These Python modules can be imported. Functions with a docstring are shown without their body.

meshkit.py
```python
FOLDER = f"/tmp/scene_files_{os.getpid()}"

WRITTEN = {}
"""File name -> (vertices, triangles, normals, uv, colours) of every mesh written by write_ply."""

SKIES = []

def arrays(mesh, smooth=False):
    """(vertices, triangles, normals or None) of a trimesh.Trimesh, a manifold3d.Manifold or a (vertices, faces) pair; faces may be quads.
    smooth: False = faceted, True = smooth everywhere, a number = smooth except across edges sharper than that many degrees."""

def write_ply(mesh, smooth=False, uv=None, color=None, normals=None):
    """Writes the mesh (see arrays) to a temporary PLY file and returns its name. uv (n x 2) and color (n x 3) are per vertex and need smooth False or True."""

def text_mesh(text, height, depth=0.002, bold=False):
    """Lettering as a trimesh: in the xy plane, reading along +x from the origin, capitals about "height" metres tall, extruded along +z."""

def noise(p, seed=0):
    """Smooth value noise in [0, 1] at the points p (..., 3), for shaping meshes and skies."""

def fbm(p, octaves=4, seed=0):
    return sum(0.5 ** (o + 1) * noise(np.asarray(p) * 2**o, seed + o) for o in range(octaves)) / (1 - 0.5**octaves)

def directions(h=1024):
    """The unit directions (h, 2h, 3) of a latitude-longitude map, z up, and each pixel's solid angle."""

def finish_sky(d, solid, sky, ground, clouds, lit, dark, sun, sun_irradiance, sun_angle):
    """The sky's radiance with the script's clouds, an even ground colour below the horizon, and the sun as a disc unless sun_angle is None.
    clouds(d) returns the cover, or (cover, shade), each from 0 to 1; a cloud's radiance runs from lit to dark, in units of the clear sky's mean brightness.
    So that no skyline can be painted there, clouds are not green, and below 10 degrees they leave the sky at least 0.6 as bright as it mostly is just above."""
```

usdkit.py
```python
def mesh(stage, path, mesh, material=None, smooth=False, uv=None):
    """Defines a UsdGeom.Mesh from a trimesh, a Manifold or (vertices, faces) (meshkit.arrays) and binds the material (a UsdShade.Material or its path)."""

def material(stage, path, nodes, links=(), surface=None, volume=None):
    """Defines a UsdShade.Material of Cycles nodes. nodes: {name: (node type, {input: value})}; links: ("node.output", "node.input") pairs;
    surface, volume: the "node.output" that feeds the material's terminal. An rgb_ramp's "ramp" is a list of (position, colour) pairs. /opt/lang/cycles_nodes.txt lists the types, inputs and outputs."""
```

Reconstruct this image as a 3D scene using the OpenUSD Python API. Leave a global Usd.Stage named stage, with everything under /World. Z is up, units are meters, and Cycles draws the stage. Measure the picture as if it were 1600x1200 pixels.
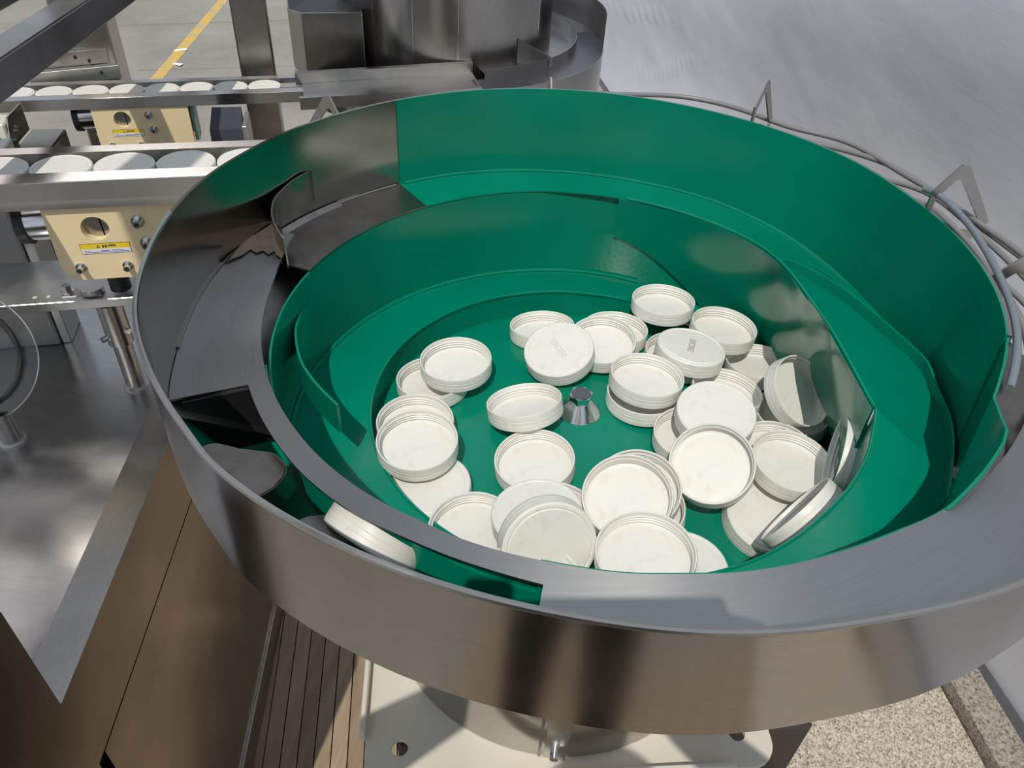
import math
import numpy as np
import trimesh
import manifold3d as mf
from scipy.interpolate import PchipInterpolator
from shapely.geometry import Polygon, Point, box as sbox
from pxr import Usd, UsdGeom, UsdLux, UsdShade, Gf, Sdf
import usdkit, meshkit

stage = Usd.Stage.CreateInMemory()
UsdGeom.SetStageUpAxis(stage, "Z")
UsdGeom.SetStageMetersPerUnit(stage, 1.0)
UsdGeom.Xform.Define(stage, "/World")
stage.SetDefaultPrim(stage.GetPrimAtPath("/World"))
RIM = 1.45                     # height of the bowl's rim above the ground; the shapes below are written with z = 0 at the rim

# ------------------------------------------------------------------ camera, sky, sun, exposure
cam = UsdGeom.Camera.Define(stage, "/World/camera")
PITCH, PAN, ROLL, F_PX = 0.6922, -0.1184, 0.0647, 1200.0
cp, sp = math.cos(PITCH), math.sin(PITCH)
fwd = np.array([math.sin(PAN) * cp, math.cos(PAN) * cp, -sp])
rgt = np.array([math.cos(PAN), -math.sin(PAN), 0.0])
upv = np.cross(rgt, fwd)
r2 = math.cos(ROLL) * rgt + math.sin(ROLL) * upv
u2 = -math.sin(ROLL) * rgt + math.cos(ROLL) * upv
EYE = np.array([0.0, -0.6216, 0.3265 + RIM])
M = np.eye(4)
M[0, :3], M[1, :3], M[2, :3], M[3, :3] = r2, u2, -fwd, EYE
cam.AddTransformOp().Set(Gf.Matrix4d(*M.ravel().tolist()))
cam.CreateHorizontalApertureAttr(36.0)
cam.CreateVerticalApertureAttr(27.0)
cam.CreateFocalLengthAttr(36.0 * F_PX / 1600.0)
cam.CreateClippingRangeAttr(Gf.Vec2f(0.01, 200.0))
cam.CreateExposureAttr(-0.2)

SUN_EL, SUN_AZ = math.radians(56.4), math.radians(-94.4)
S = np.array([math.cos(SUN_EL) * math.cos(SUN_AZ), math.cos(SUN_EL) * math.sin(SUN_AZ), math.sin(SUN_EL)])
sun = UsdLux.DistantLight.Define(stage, "/World/sun")
sun.CreateIntensityAttr(0.78)
sun.CreateAngleAttr(0.53)
sun.CreateNormalizeAttr(True)
sun.CreateColorAttr(Gf.Vec3f(1.0, 0.95, 0.86))
zx = S; xx = np.cross([0, 0, 1], zx); xx /= np.linalg.norm(xx); yx = np.cross(zx, xx)
MS = np.eye(4); MS[0, :3], MS[1, :3], MS[2, :3] = xx, yx, zx
sun.AddTransformOp().Set(Gf.Matrix4d(*MS.ravel().tolist()))
sky = UsdLux.DomeLight.Define(stage, "/World/sky")
sky.CreateIntensityAttr(0.22)
sky.CreateColorAttr(Gf.Vec3f(0.80, 0.89, 1.0))



# ------------------------------------------------------------------ materials
def mat(name, nodes, links=(), surface="p.BSDF"):
    return usdkit.material(stage, "/World/Looks/" + name, nodes, links, surface=surface)

def plain(name, col, rough=0.5, metal=0.0, noise=0.0, nscale=30.0, **kw):
    """A principled surface; noise varies its colour a little."""
    p = {"base_color": col, "roughness": rough, "metallic": metal, **kw}
    if not noise:
        return mat(name, {"p": ("principled_bsdf", p)})
    lo = [max(0.0, c * (1 - noise)) for c in col]; hi = [min(1.0, c * (1 + noise)) for c in col]
    return mat(name, {"t": ("texture_coordinate", {}), "n": ("noise_texture", {"scale": nscale, "detail": 5.0, "roughness": 0.6}),
                      "r": ("rgb_ramp", {"ramp": [(0.3, lo), (0.7, hi)]}), "p": ("principled_bsdf", p)},
               [("t.object", "n.vector"), ("n.fac", "r.fac"), ("r.color", "p.base_color")])

def steel(name, col, rough, stretch=(1, 1, 1), scale=60.0, rvar=0.08, cvar=0.08, bump=0.0, **kw):
    """Stainless steel: fine streaks along one axis vary its gloss."""
    lo = [c * (1 - cvar) for c in col]; hi = [min(1, c * (1 + cvar)) for c in col]
    nodes = {"t": ("texture_coordinate", {}), "m": ("mapping", {"scale": stretch}),
             "n": ("noise_texture", {"scale": scale, "detail": 4.0, "roughness": 0.65}),
             "b": ("noise_texture", {"scale": 6.0, "detail": 3.0}),
             "r": ("rgb_ramp", {"ramp": [(0.25, lo), (0.75, hi)]}),
             "q": ("map_range", {"from_min": 0.3, "from_max": 0.7, "to_min": max(0.02, rough - rvar), "to_max": rough + rvar}),
             "p": ("principled_bsdf", {"metallic": 1.0, **kw})}
    links = [("t.object", "m.vector"), ("m.vector", "n.vector"), ("t.object", "b.vector"), ("n.fac", "r.fac"), ("r.color", "p.base_color"),
             ("b.fac", "q.value"), ("q.result", "p.roughness")]
    if bump:
        nodes["u"] = ("bump", {"strength": bump, "distance": 0.0004})
        links += [("n.fac", "u.height"), ("u.normal", "p.normal")]
    return mat(name, nodes, links)

def brushed_ring(name, col, rough):
    """Steel brushed in circles round the bowl's axis: streaks are noise of the radius, the highlight spreads across them."""
    return mat(name, {
        "t": ("texture_coordinate", {}), "x": ("separate_xyz", {}),
        "xx": ("math", {"math_type": "multiply"}), "yy": ("math", {"math_type": "multiply"}),
        "s": ("math", {"math_type": "add"}), "q": ("math", {"math_type": "sqrt"}),
        "a": ("math", {"math_type": "arctan2"}), "c": ("combine_xyz", {}),
        "m": ("mapping", {"scale": (700.0, 5.0, 1.0)}), "n": ("noise_texture", {"scale": 1.0, "detail": 3.0}),
        "r": ("rgb_ramp", {"ramp": [(0.2, [v * 0.93 for v in col]), (0.8, [min(1, v * 1.05) for v in col])]}),
        "u": ("bump", {"strength": 0.12, "distance": 0.0004}), "g": ("combine_xyz", {"z": 0.0}),
        "p": ("principled_bsdf", {"metallic": 1.0, "roughness": rough, "anisotropic": 0.85})},
        [("t.object", "x.vector"), ("x.x", "xx.value1"), ("x.x", "xx.value2"), ("x.y", "yy.value1"), ("x.y", "yy.value2"),
         ("xx.value", "s.value1"), ("yy.value", "s.value2"), ("s.value", "q.value1"), ("x.y", "a.value1"), ("x.x", "a.value2"),
         ("q.value", "c.x"), ("a.value", "c.y"), ("c.vector", "m.vector"), ("m.vector", "n.vector"), ("n.fac", "r.fac"), ("r.color", "p.base_color"),
         ("n.fac", "u.height"), ("u.normal", "p.normal"), ("x.x", "g.x"), ("x.y", "g.y"), ("g.vector", "p.tangent")])

K = {}
K["green"] = mat("green_coating", {"t": ("texture_coordinate", {}), "n": ("noise_texture", {"scale": 9.0, "detail": 3.0}),
                 "f": ("noise_texture", {"scale": 160.0, "detail": 2.0}), "u": ("bump", {"strength": 0.10, "distance": 0.0008}),
                 "r": ("rgb_ramp", {"ramp": [(0.3, (0.0, 0.185, 0.113)), (0.7, (0.0, 0.215, 0.134))]}),
                 "p": ("principled_bsdf", {"roughness": 0.17, "ior": 1.45, "specular_ior_level": 0.40})},
                 [("t.object", "n.vector"), ("t.object", "f.vector"), ("n.fac", "r.fac"), ("r.color", "p.base_color"), ("f.fac", "u.height"), ("u.normal", "p.normal")])
K["steel_wall"] = steel("steel_wall", (0.40, 0.38, 0.355), 0.17, (1, 1, 14), 40.0, 0.05)
K["steel_track"] = brushed_ring("brushed_track", (0.40, 0.395, 0.395), 0.40)
K["steel"] = steel("brushed_steel", (0.46, 0.44, 0.415), 0.26, (2, 2, 40), 30.0)
K["steel_floor"] = steel("worn_steel", (0.27, 0.255, 0.24), 0.36, (1, 1, 1), 30.0, 0.1, 0.25)
K["steel_top"] = steel("cabinet_steel", (0.46, 0.455, 0.46), 0.22, (1, 14, 1), 14.0, 0.08, 0.10)
K["steel_panel"] = steel("panel_steel", (0.40, 0.365, 0.32), 0.24, (30, 30, 1), 8.0, 0.05, 0.06)
K["steel_dark"] = steel("beam_steel", (0.25, 0.245, 0.26), 0.34, (1, 20, 1), 16.0, 0.06, 0.10)
K["steel_far"] = steel("far_bowl_steel", (0.40, 0.385, 0.37), 0.22, (20, 20, 1), 18.0, 0.06)
K["rail"] = steel("rail_steel", (0.62, 0.60, 0.57), 0.27, (3, 3, 30), 30.0)
K["chrome"] = plain("zinc_plated", (0.74, 0.75, 0.76), 0.16, 1.0)
K["alu"] = plain("anodised_aluminium", (0.62, 0.62, 0.61), 0.38, 1.0, 0.05, 60.0)
K["cap"] = mat("white_cap_plastic", {"t": ("texture_coordinate", {}), "n": ("noise_texture", {"scale": 60.0, "detail": 5.0, "roughness": 0.7}),
               "r": ("rgb_ramp", {"ramp": [(0.30, (0.70, 0.675, 0.61)), (0.46, (0.79, 0.77, 0.715)), (0.8, (0.81, 0.79, 0.735))]}),
               "p": ("principled_bsdf", {"roughness": 0.42, "ior": 1.46, "subsurface_weight": 0.12, "subsurface_scale": 0.002, "subsurface_radius": (1, 0.9, 0.7)})},
               [("t.object", "n.vector"), ("n.fac", "r.fac"), ("r.color", "p.base_color")])
K["cap_print"] = plain("cap_print_dark", (0.30, 0.20, 0.20), 0.6)
K["cap_emboss"] = plain("cap_emboss", (0.60, 0.58, 0.55), 0.5)
K["beige"] = plain("beige_paint", (0.84, 0.68, 0.42), 0.42, 0.0, 0.03, 12.0)
K["pale_green"] = plain("pale_green_paint", (0.30, 0.42, 0.33), 0.4)
K["white_paint"] = plain("white_paint", (0.66, 0.62, 0.54), 0.40, 0.0, 0.03, 8.0)
K["black"] = plain("black_rubber", (0.012, 0.012, 0.013), 0.45)
K["dark_box"] = plain("dark_blue_grey_plastic", (0.045, 0.05, 0.065), 0.45)
K["stand"] = plain("dark_brown_stand_paint", (0.032, 0.026, 0.022), 0.5)
K["cable"] = plain("grey_cable", (0.20, 0.20, 0.205), 0.38)
K["hose"] = plain("blue_grey_hose", (0.17, 0.195, 0.225), 0.35)
K["skin"] = plain("skin", (0.50, 0.32, 0.23), 0.5)
K["lip"] = plain("lips", (0.40, 0.17, 0.14), 0.5)
K["shirt"] = plain("grey_shirt", (0.16, 0.16, 0.17), 0.85)
K["trousers"] = plain("black_trousers", (0.014, 0.014, 0.017), 0.8)
K["glue"] = plain("dried_glue", (0.075, 0.062, 0.047), 0.6, 0.0, 0.25, 120.0)
K["joint"] = plain("floor_joint", (0.20, 0.185, 0.165), 0.85)
K["tape"] = plain("clear_tape_scrap", (0.85, 0.85, 0.82), 0.12)
K["yellow"] = plain("sticker_yellow", (0.85, 0.62, 0.02), 0.5)
K["paper"] = plain("sticker_white", (0.80, 0.80, 0.80), 0.5)
K["ink"] = plain("sticker_ink", (0.03, 0.03, 0.05), 0.6)
K["ink_blue"] = plain("sticker_ink_blue", (0.16, 0.14, 0.45), 0.6)
K["grey_paint"] = plain("grey_paint", (0.30, 0.30, 0.29), 0.5)
K["acrylic"] = mat("clear_acrylic", {"f": ("fresnel", {"IOR": 1.45}), "t": ("transparent_bsdf", {"color": (0.90, 0.91, 0.91)}),
                   "g": ("glossy_bsdf", {"color": (1, 1, 1), "roughness": 0.05}), "x": ("mix_closure", {})},
                   [("f.fac", "x.fac"), ("t.BSDF", "x.closure1"), ("g.BSDF", "x.closure2")], surface="x.closure")
K["cloth"] = mat("white_sheet", {"t": ("texture_coordinate", {}), "n": ("noise_texture", {"scale": 5.0, "detail": 5.0}), "w": ("noise_texture", {"scale": 700.0, "detail": 1.0}),
                 "m": ("mapping", {"scale": (3.0, 3.0, 9.0), "rotation": (0.4, 0.3, 0.5)}), "c": ("noise_texture", {"scale": 2.2, "detail": 6.0, "roughness": 0.62, "distortion": 0.6}),
                 "r": ("rgb_ramp", {"ramp": [(0.3, (0.69, 0.705, 0.765)), (0.7, (0.74, 0.755, 0.81))]}), "u": ("bump", {"strength": 0.05, "distance": 0.02}),
                 "p": ("principled_bsdf", {"roughness": 0.85, "specular_ior_level": 0.15, "sheen_weight": 0.15})},
                 [("t.object", "n.vector"), ("t.object", "m.vector"), ("m.vector", "c.vector"), ("n.fac", "r.fac"), ("r.color", "p.base_color"), ("c.fac", "u.height"), ("u.normal", "p.normal")])
K["concrete"] = mat("worn_concrete", {"t": ("texture_coordinate", {}), "n": ("noise_texture", {"scale": 1.3, "detail": 8.0, "roughness": 0.65}), "s": ("noise_texture", {"scale": 90.0, "detail": 3.0}),
                    "r": ("rgb_ramp", {"ramp": [(0.25, (0.23, 0.212, 0.19)), (0.5, (0.315, 0.292, 0.265)), (0.75, (0.385, 0.362, 0.335))]}),
                    "r2": ("rgb_ramp", {"ramp": [(0.3, (0.85, 0.85, 0.85)), (0.7, (1.0, 1.0, 1.0))]}), "x": ("mix", {"mix_type": "multiply", "fac": 1.0}),
                    "p": ("principled_bsdf", {"roughness": 0.8, "specular_ior_level": 0.25})},
                    [("t.object", "n.vector"), ("t.object", "s.vector"), ("n.fac", "r.fac"), ("s.fac", "r2.fac"), ("r.color", "x.color1"), ("r2.color", "x.color2"), ("x.color", "p.base_color")])
K["line"] = mat("worn_yellow_line", {"t": ("texture_coordinate", {}), "n": ("noise_texture", {"scale": 7.0, "detail": 8.0, "roughness": 0.7}),
                "r": ("rgb_ramp", {"ramp": [(0.38, (0.40, 0.36, 0.28)), (0.52, (0.62, 0.42, 0.10))]}), "p": ("principled_bsdf", {"roughness": 0.75})},
                [("t.object", "n.vector"), ("n.fac", "r.fac"), ("r.color", "p.base_color")])
def speckle(name, c1, c2, c3, scale):
    return mat(name, {"t": ("texture_coordinate", {}), "v": ("voronoi_texture", {"scale": scale}), "b": ("rgb_to_bw", {}), "n": ("noise_texture", {"scale": scale * 0.5, "detail": 3.0}),
               "x": ("math", {"math_type": "add"}), "h": ("math", {"math_type": "multiply", "value2": 0.5}),
               "r": ("rgb_ramp", {"ramp": [(0.25, c1), (0.45, c2), (0.7, c3)]}), "p": ("principled_bsdf", {"roughness": 0.55})},
               [("t.object", "v.vector"), ("t.object", "n.vector"), ("v.color", "b.color"), ("b.val", "x.value1"), ("n.fac", "x.value2"), ("x.value", "h.value1"), ("h.value", "r.fac"), ("r.color", "p.base_color")])
K["granite"] = speckle("granite", (0.16, 0.13, 0.10), (0.42, 0.36, 0.29), (0.66, 0.59, 0.50), 260.0)
K["kerb"] = speckle("granite_kerb", (0.10, 0.085, 0.07), (0.27, 0.235, 0.20), (0.42, 0.38, 0.33), 200.0)
for i, k in enumerate(((0.36, 0.27, 0.185), (0.33, 0.245, 0.165), (0.39, 0.295, 0.205))):
    K["wood%d" % i] = mat("deck_board_%d" % i, {"t": ("texture_coordinate", {}), "m": ("mapping", {"scale": (30.0, 2.5, 30.0), "rotation": (0, 0, -0.255)}),
                     "n": ("noise_texture", {"scale": 2.0, "detail": 7.0, "roughness": 0.7}),
                     "r": ("rgb_ramp", {"ramp": [(0.3, [v * 0.72 for v in k]), (0.7, [v * 1.15 for v in k])]}), "p": ("principled_bsdf", {"roughness": 0.75})},
                     [("t.object", "m.vector"), ("m.vector", "n.vector"), ("n.fac", "r.fac"), ("r.color", "p.base_color")])

# ------------------------------------------------------------------ naming, grouping, meshes
used, BASE = {}, {}
def fresh(parent, name):
    k = (parent, name); i = used.get(k, 0); used[k] = i + 1
    return "%s/%s" % (parent, name if i == 0 else "%s_%03d" % (name, i))

def tag(prim, label=None, cat=None, group=None, kind=None):
    for k, v in (("label", label), ("category", cat), ("group", group), ("kind", kind)):
        if v: prim.SetCustomDataByKey(k, v)
    return prim

def thing(name, label, cat, loc=(0, 0, 0), group=None, kind=None, mtx=None):
    x = UsdGeom.Xform.Define(stage, fresh("/World", name))
    if mtx is None:
        x.AddTranslateOp().Set(Gf.Vec3d(float(loc[0]), float(loc[1]), float(loc[2]) + RIM)); BASE[str(x.GetPath())] = np.array(loc, float)
    else: x.AddTransformOp().Set(Gf.Matrix4d(*np.asarray(mtx, float).ravel().tolist()))
    tag(x.GetPrim(), label, cat, group, kind)
    return x.GetPrim()

def V(m):
    if hasattr(m, "to_mesh"):
        q = m.to_mesh(); return np.array(q.vert_properties[:, :3], float), np.array(q.tri_verts)
    if isinstance(m, tuple): return m
    return np.array(m.vertices), np.array(m.faces)

def join(*ms):
    vs, fs, n = [], [], 0
    for m in ms:
        v, f = V(m); vs.append(v); fs.append(f + n); n += len(v)
    return np.vstack(vs), np.vstack(fs)

def part(parent, name, mesh, m, smooth=30, label=None, kind=None):
    """One mesh under a thing (or under a part of it)."""
    v, f = V(mesh)
    top = "/".join(str(parent.GetPath()).split("/")[:3])
    v = v - BASE.get(top, 0.0)                     # shapes are written in rim coordinates, a thing's parts in its own
    g = usdkit.mesh(stage, fresh(str(parent.GetPath()), name), (v, f), K[m] if isinstance(m, str) else m, smooth=smooth)
    return tag(g.GetPrim(), label, None, None, kind)

def single(name, mesh, m, label=None, cat=None, group=None, kind=None, smooth=30):
    """A thing, or a piece of the setting, that is one mesh."""
    v, f = V(mesh); c = np.array([*((v.min(0) + v.max(0)) / 2)[:2], v[:, 2].min()])
    g = usdkit.mesh(stage, fresh("/World", name), (v - c, f), K[m], smooth=smooth)
    UsdGeom.Xformable(g.GetPrim()).AddTranslateOp().Set(Gf.Vec3d(float(c[0]), float(c[1]), float(c[2]) + RIM))
    return tag(g.GetPrim(), label, cat, group, kind)

def place(origin, x, y, z):
    A = np.eye(4); A[0, :3], A[1, :3], A[2, :3], A[3, :3] = x, y, z, origin
    return A

# ------------------------------------------------------------------ shape helpers
def box(lo, hi, bev=0.0):
    lo, hi = np.array(lo, float), np.array(hi, float)
    if bev <= 0:
        m = trimesh.creation.box(extents=hi - lo); m.apply_translation((lo + hi) / 2); return V(m)
    pts = []
    for cx in (0, 1):
        for cy in (0, 1):
            for cz in (0, 1):
                c = np.array([hi[0] if cx else lo[0], hi[1] if cy else lo[1], hi[2] if cz else lo[2]]); s = np.array([-1 if cx else 1, -1 if cy else 1, -1 if cz else 1])
                for k in range(3):
                    q = c + s * bev; q[k] = c[k]; pts.append(q)
    return V(mf.Manifold.hull_points(np.array(pts)))

def frame_box(fr, lo, hi, bev=0.0):
    v, f = box(lo, hi, bev); return fr(v), f

def frame(O, ex, ez=(0, 0, 1)):
    """Local axes: s along ex, o towards the viewer's side (ex turned clockwise), z up."""
    ex = np.array([ex[0], ex[1], 0.0]); ex /= np.linalg.norm(ex); en = np.array([ex[1], -ex[0], 0.0]); O = np.array(O, float)
    return lambda v: O + np.asarray(v)[:, :1] * ex + np.asarray(v)[:, 1:2] * en + np.asarray(v)[:, 2:3] * np.array([0, 0, 1.0])

def flipfix(v, f):
    m = trimesh.Trimesh(v, f, process=False)
    if m.volume < 0: f = f[:, ::-1]
    return v, f

def ffr(fr, m):
    v, f = V(m); return flipfix(fr(v), f)

def slab(rows, t, direction=None):
    """A sheet-metal surface through rows of points (all of one length), thickened by t along its normals (or along the given direction)."""
    G = np.array(rows, float); n, m = G.shape[:2]
    if direction is None:
        du = np.gradient(G, axis=0); dv = np.gradient(G, axis=1); N = np.cross(dv, du); N /= np.maximum(np.linalg.norm(N, axis=2, keepdims=True), 1e-12)
    else: N = np.broadcast_to(np.asarray(direction, float), G.shape)
    A, B = G.reshape(-1, 3), (G + N * t).reshape(-1, 3); k = n * m; F = []
    ix = lambda i, j: i * m + j
    for i in range(n - 1):
        for j in range(m - 1):
            a, b, c, d = ix(i, j), ix(i, j + 1), ix(i + 1, j + 1), ix(i + 1, j)
            F += [(a, b, c), (a, c, d), (k + a, k + c, k + b), (k + a, k + d, k + c)]
    for j in range(m - 1):
        for i, fl in ((0, 1), (n - 1, 0)):
            a, b = ix(i, j), ix(i, j + 1); q = [(a, k + b, b), (a, k + a, k + b)]
            F += q if fl else [x[::-1] for x in q]
    for i in range(n - 1):
        for j, fl in ((0, 0), (m - 1, 1)):
            a, b = ix(i, j), ix(i + 1, j); q = [(a, k + b, b), (a, k + a, k + b)]
            F += q if fl else [x[::-1] for x in q]
    return flipfix(np.vstack([A, B]), np.array(F))

def knots(d):
    k = sorted(d.items()); f = PchipInterpolator([a for a, _ in k], [b for _, b in k]); lo, hi = k[0][0], k[-1][0]
    return lambda t: f(np.clip(t, lo, hi))

def pol(r, th, z):
    th = np.radians(np.asarray(th, float)); return np.stack(np.broadcast_arrays(r * np.cos(th), r * np.sin(th), np.asarray(z, float)), -1)

def wall(th, r, z0, z1, t, seg=2):
    """An upright curved wall from z0 to z1 whose visible face has radius r; t thickens it outwards (negative: inwards)."""
    rows = [pol(r, th, z0 + (z1 - z0) * k / seg) for k in range(seg + 1)]
    a = np.radians(th); D = np.stack([np.cos(a), np.sin(a), 0 * a], -1)
    return slab(rows, t, np.broadcast_to(D, (seg + 1, len(th), 3)))

def floor_strip(th, ra, za, rb, zb, t=0.002, seg=4):
    rows = [pol(ra + (rb - ra) * k / seg, th, za + (zb - za) * k / seg) for k in range(seg + 1)]
    return slab(rows, -t, (0, 0, 1.0))

def lathe(profile, n=64, c=(0, 0, 0)):
    m = trimesh.creation.revolve(np.array(profile, float), sections=n); m.apply_translation(c); return flipfix(*V(m))

def cyl(p, q, r, n=24, r1=None):
    p, q = np.array(p, float), np.array(q, float); d = q - p; L = np.linalg.norm(d); d = d / L
    m = trimesh.creation.revolve(np.array([[0, 0], [r, 0], [r1 or r, L], [0, L]], float), sections=n)
    T = trimesh.geometry.align_vectors([0, 0, 1], d); T[:3, 3] = p; m.apply_transform(T); return flipfix(*V(m))

def spline(pts, n):
    p = np.array(pts, float); s = np.r_[0, np.cumsum(np.linalg.norm(np.diff(p, axis=0), axis=1))]
    from scipy.interpolate import CubicSpline
    return CubicSpline(s, p)(np.linspace(0, s[-1], n))

def tube(pts, r, n=10, k=60):
    p = spline(pts, k) if len(pts) > 2 else np.array(pts, float); T = np.gradient(p, axis=0); T /= np.linalg.norm(T, axis=1, keepdims=True)
    N = np.cross(T, [0, 0, 1.0]); bad = np.linalg.norm(N, axis=1) < 1e-3; N[bad] = np.cross(T[bad], [1.0, 0, 0]); N /= np.linalg.norm(N, axis=1, keepdims=True); B = np.cross(N, T)
    a = np.linspace(0, 2 * np.pi, n, endpoint=False); rings = p[:, None] + r * (np.cos(a)[None, :, None] * N[:, None] + np.sin(a)[None, :, None] * B[:, None])
    v = rings.reshape(-1, 3); F = []
    for i in range(len(p) - 1):
        for j in range(n):
            x, y = i * n + j, i * n + (j + 1) % n; F += [(x, y, y + n), (x, y + n, x + n)]
    for i, fl in ((0, 0), (len(p) - 1, 1)):
        c = len(v); v = np.vstack([v, p[i]])
        for j in range(n):
            t = (c, i * n + (j + 1) % n, i * n + j); F.append(t[::-1] if fl else t)
    return flipfix(v, np.array(F))

def extrude(poly, t, z=0.0):
    m = trimesh.creation.extrude_polygon(poly, t, engine="earcut"); m.apply_translation((0, 0, z)); return V(m)

def upright(poly, o0, o1, fr):
    """A shape drawn in (s, z), extruded from o0 to o1 along the frame's o axis."""
    out = []
    for g in getattr(poly, "geoms", [poly]):
        v, f = extrude(g, o1 - o0); v = np.stack([v[:, 0], o0 + v[:, 2], v[:, 1]], -1); out.append(flipfix(fr(v), f))
    return join(*out)

def rounded(x0, y0, x1, y1, r):
    return sbox(x0 + r, y0 + r, x1 - r, y1 - r).buffer(r, quad_segs=6)

def hexagon(r, h, c, ax=None):
    m = trimesh.creation.cylinder(radius=r, height=h, sections=6); m.apply_translation((0, 0, h / 2)); return V(m)

# ------------------------------------------------------------------ the ground and the backdrop
G0 = -RIM
DE = np.array([-0.255, 0.967]); DN = np.array([0.967, 0.255])      # along and across the deck boards
def onground(u, v, z): return np.array([*(DE * v + DN * u), z])
yl = Polygon([(-9, -7), (9, -7), (9, 14), (-9, 14)])
single("floor", extrude(yl, 0.05, G0 - 0.075), "concrete", "worn grey concrete floor of the yard", kind="structure")
single("floor_marking", extrude(Polygon([(-2.997, 4.08), (-3.072, 4.06), (-4.06, 8.3), (-3.985, 8.32)]), 0.002, G0 - 0.025), "line", "worn yellow line painted on the concrete floor", kind="structure")
single("floor_marking", extrude(Polygon([(-2.8, 3.9), (-2.9, 3.88), (-3.0, 4.06), (-2.99, 4.075)]), 0.0018, G0 - 0.025), "line", "near end of the worn yellow line", kind="structure")
deck = thing("deck_floor", "brown floor of grooved deck boards beneath the bowl feeder", None, (0, 0, G0 - 0.025), kind="structure")
nb = 34
for i in range(nb):
    u0 = -0.66 + i * 0.0372
    a, b2, c2, d2 = [onground(u, v, 0)[:2] for u, v in ((u0, -1.3), (u0 + 0.0345, -1.3), (u0 + 0.0345, 1.25), (u0, 1.25))]
    part(deck, "plank", extrude(Polygon([a, b2, c2, d2]), 0.0245 - 0.001 * ((i * 7) % 3), G0 - 0.025), "wood%d" % ((i * 5) % 3), smooth=False)
gx = [onground(u, v, 0)[:2] for u, v in ((0.625, -1.5), (1.11, -1.5), (1.11, 3.0), (0.625, 3.0))]
single("floor_slab", extrude(Polygon(gx), 0.025, G0 - 0.025), "granite", "speckled granite paving beside the deck boards", kind="structure")
gx = [onground(u, v, 0)[:2] for u, v in ((1.115, -1.5), (1.205, -1.5), (1.205, 4.5), (1.115, 4.5))]
single("kerb", extrude(Polygon(gx), 0.06, G0 - 0.02), "kerb", "dark speckled granite kerb under the white sheet", "kerb")
for k, (xa, ya, xb, yb) in enumerate(((-3.95, 5.11, -2.1, 6.05), (-3.25, 4.25, -1.6, 4.95))):
    v_ = np.array([yb - ya, xa - xb]); v_ = v_ / np.linalg.norm(v_) * .010
    single("floor_joint", extrude(Polygon([(xa, ya), (xb, yb), (xb + v_[0], yb + v_[1]), (xa + v_[0], ya + v_[1])]), .0012, G0 - .025), "joint", "shallow joint across the concrete floor", kind="structure")
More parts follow.
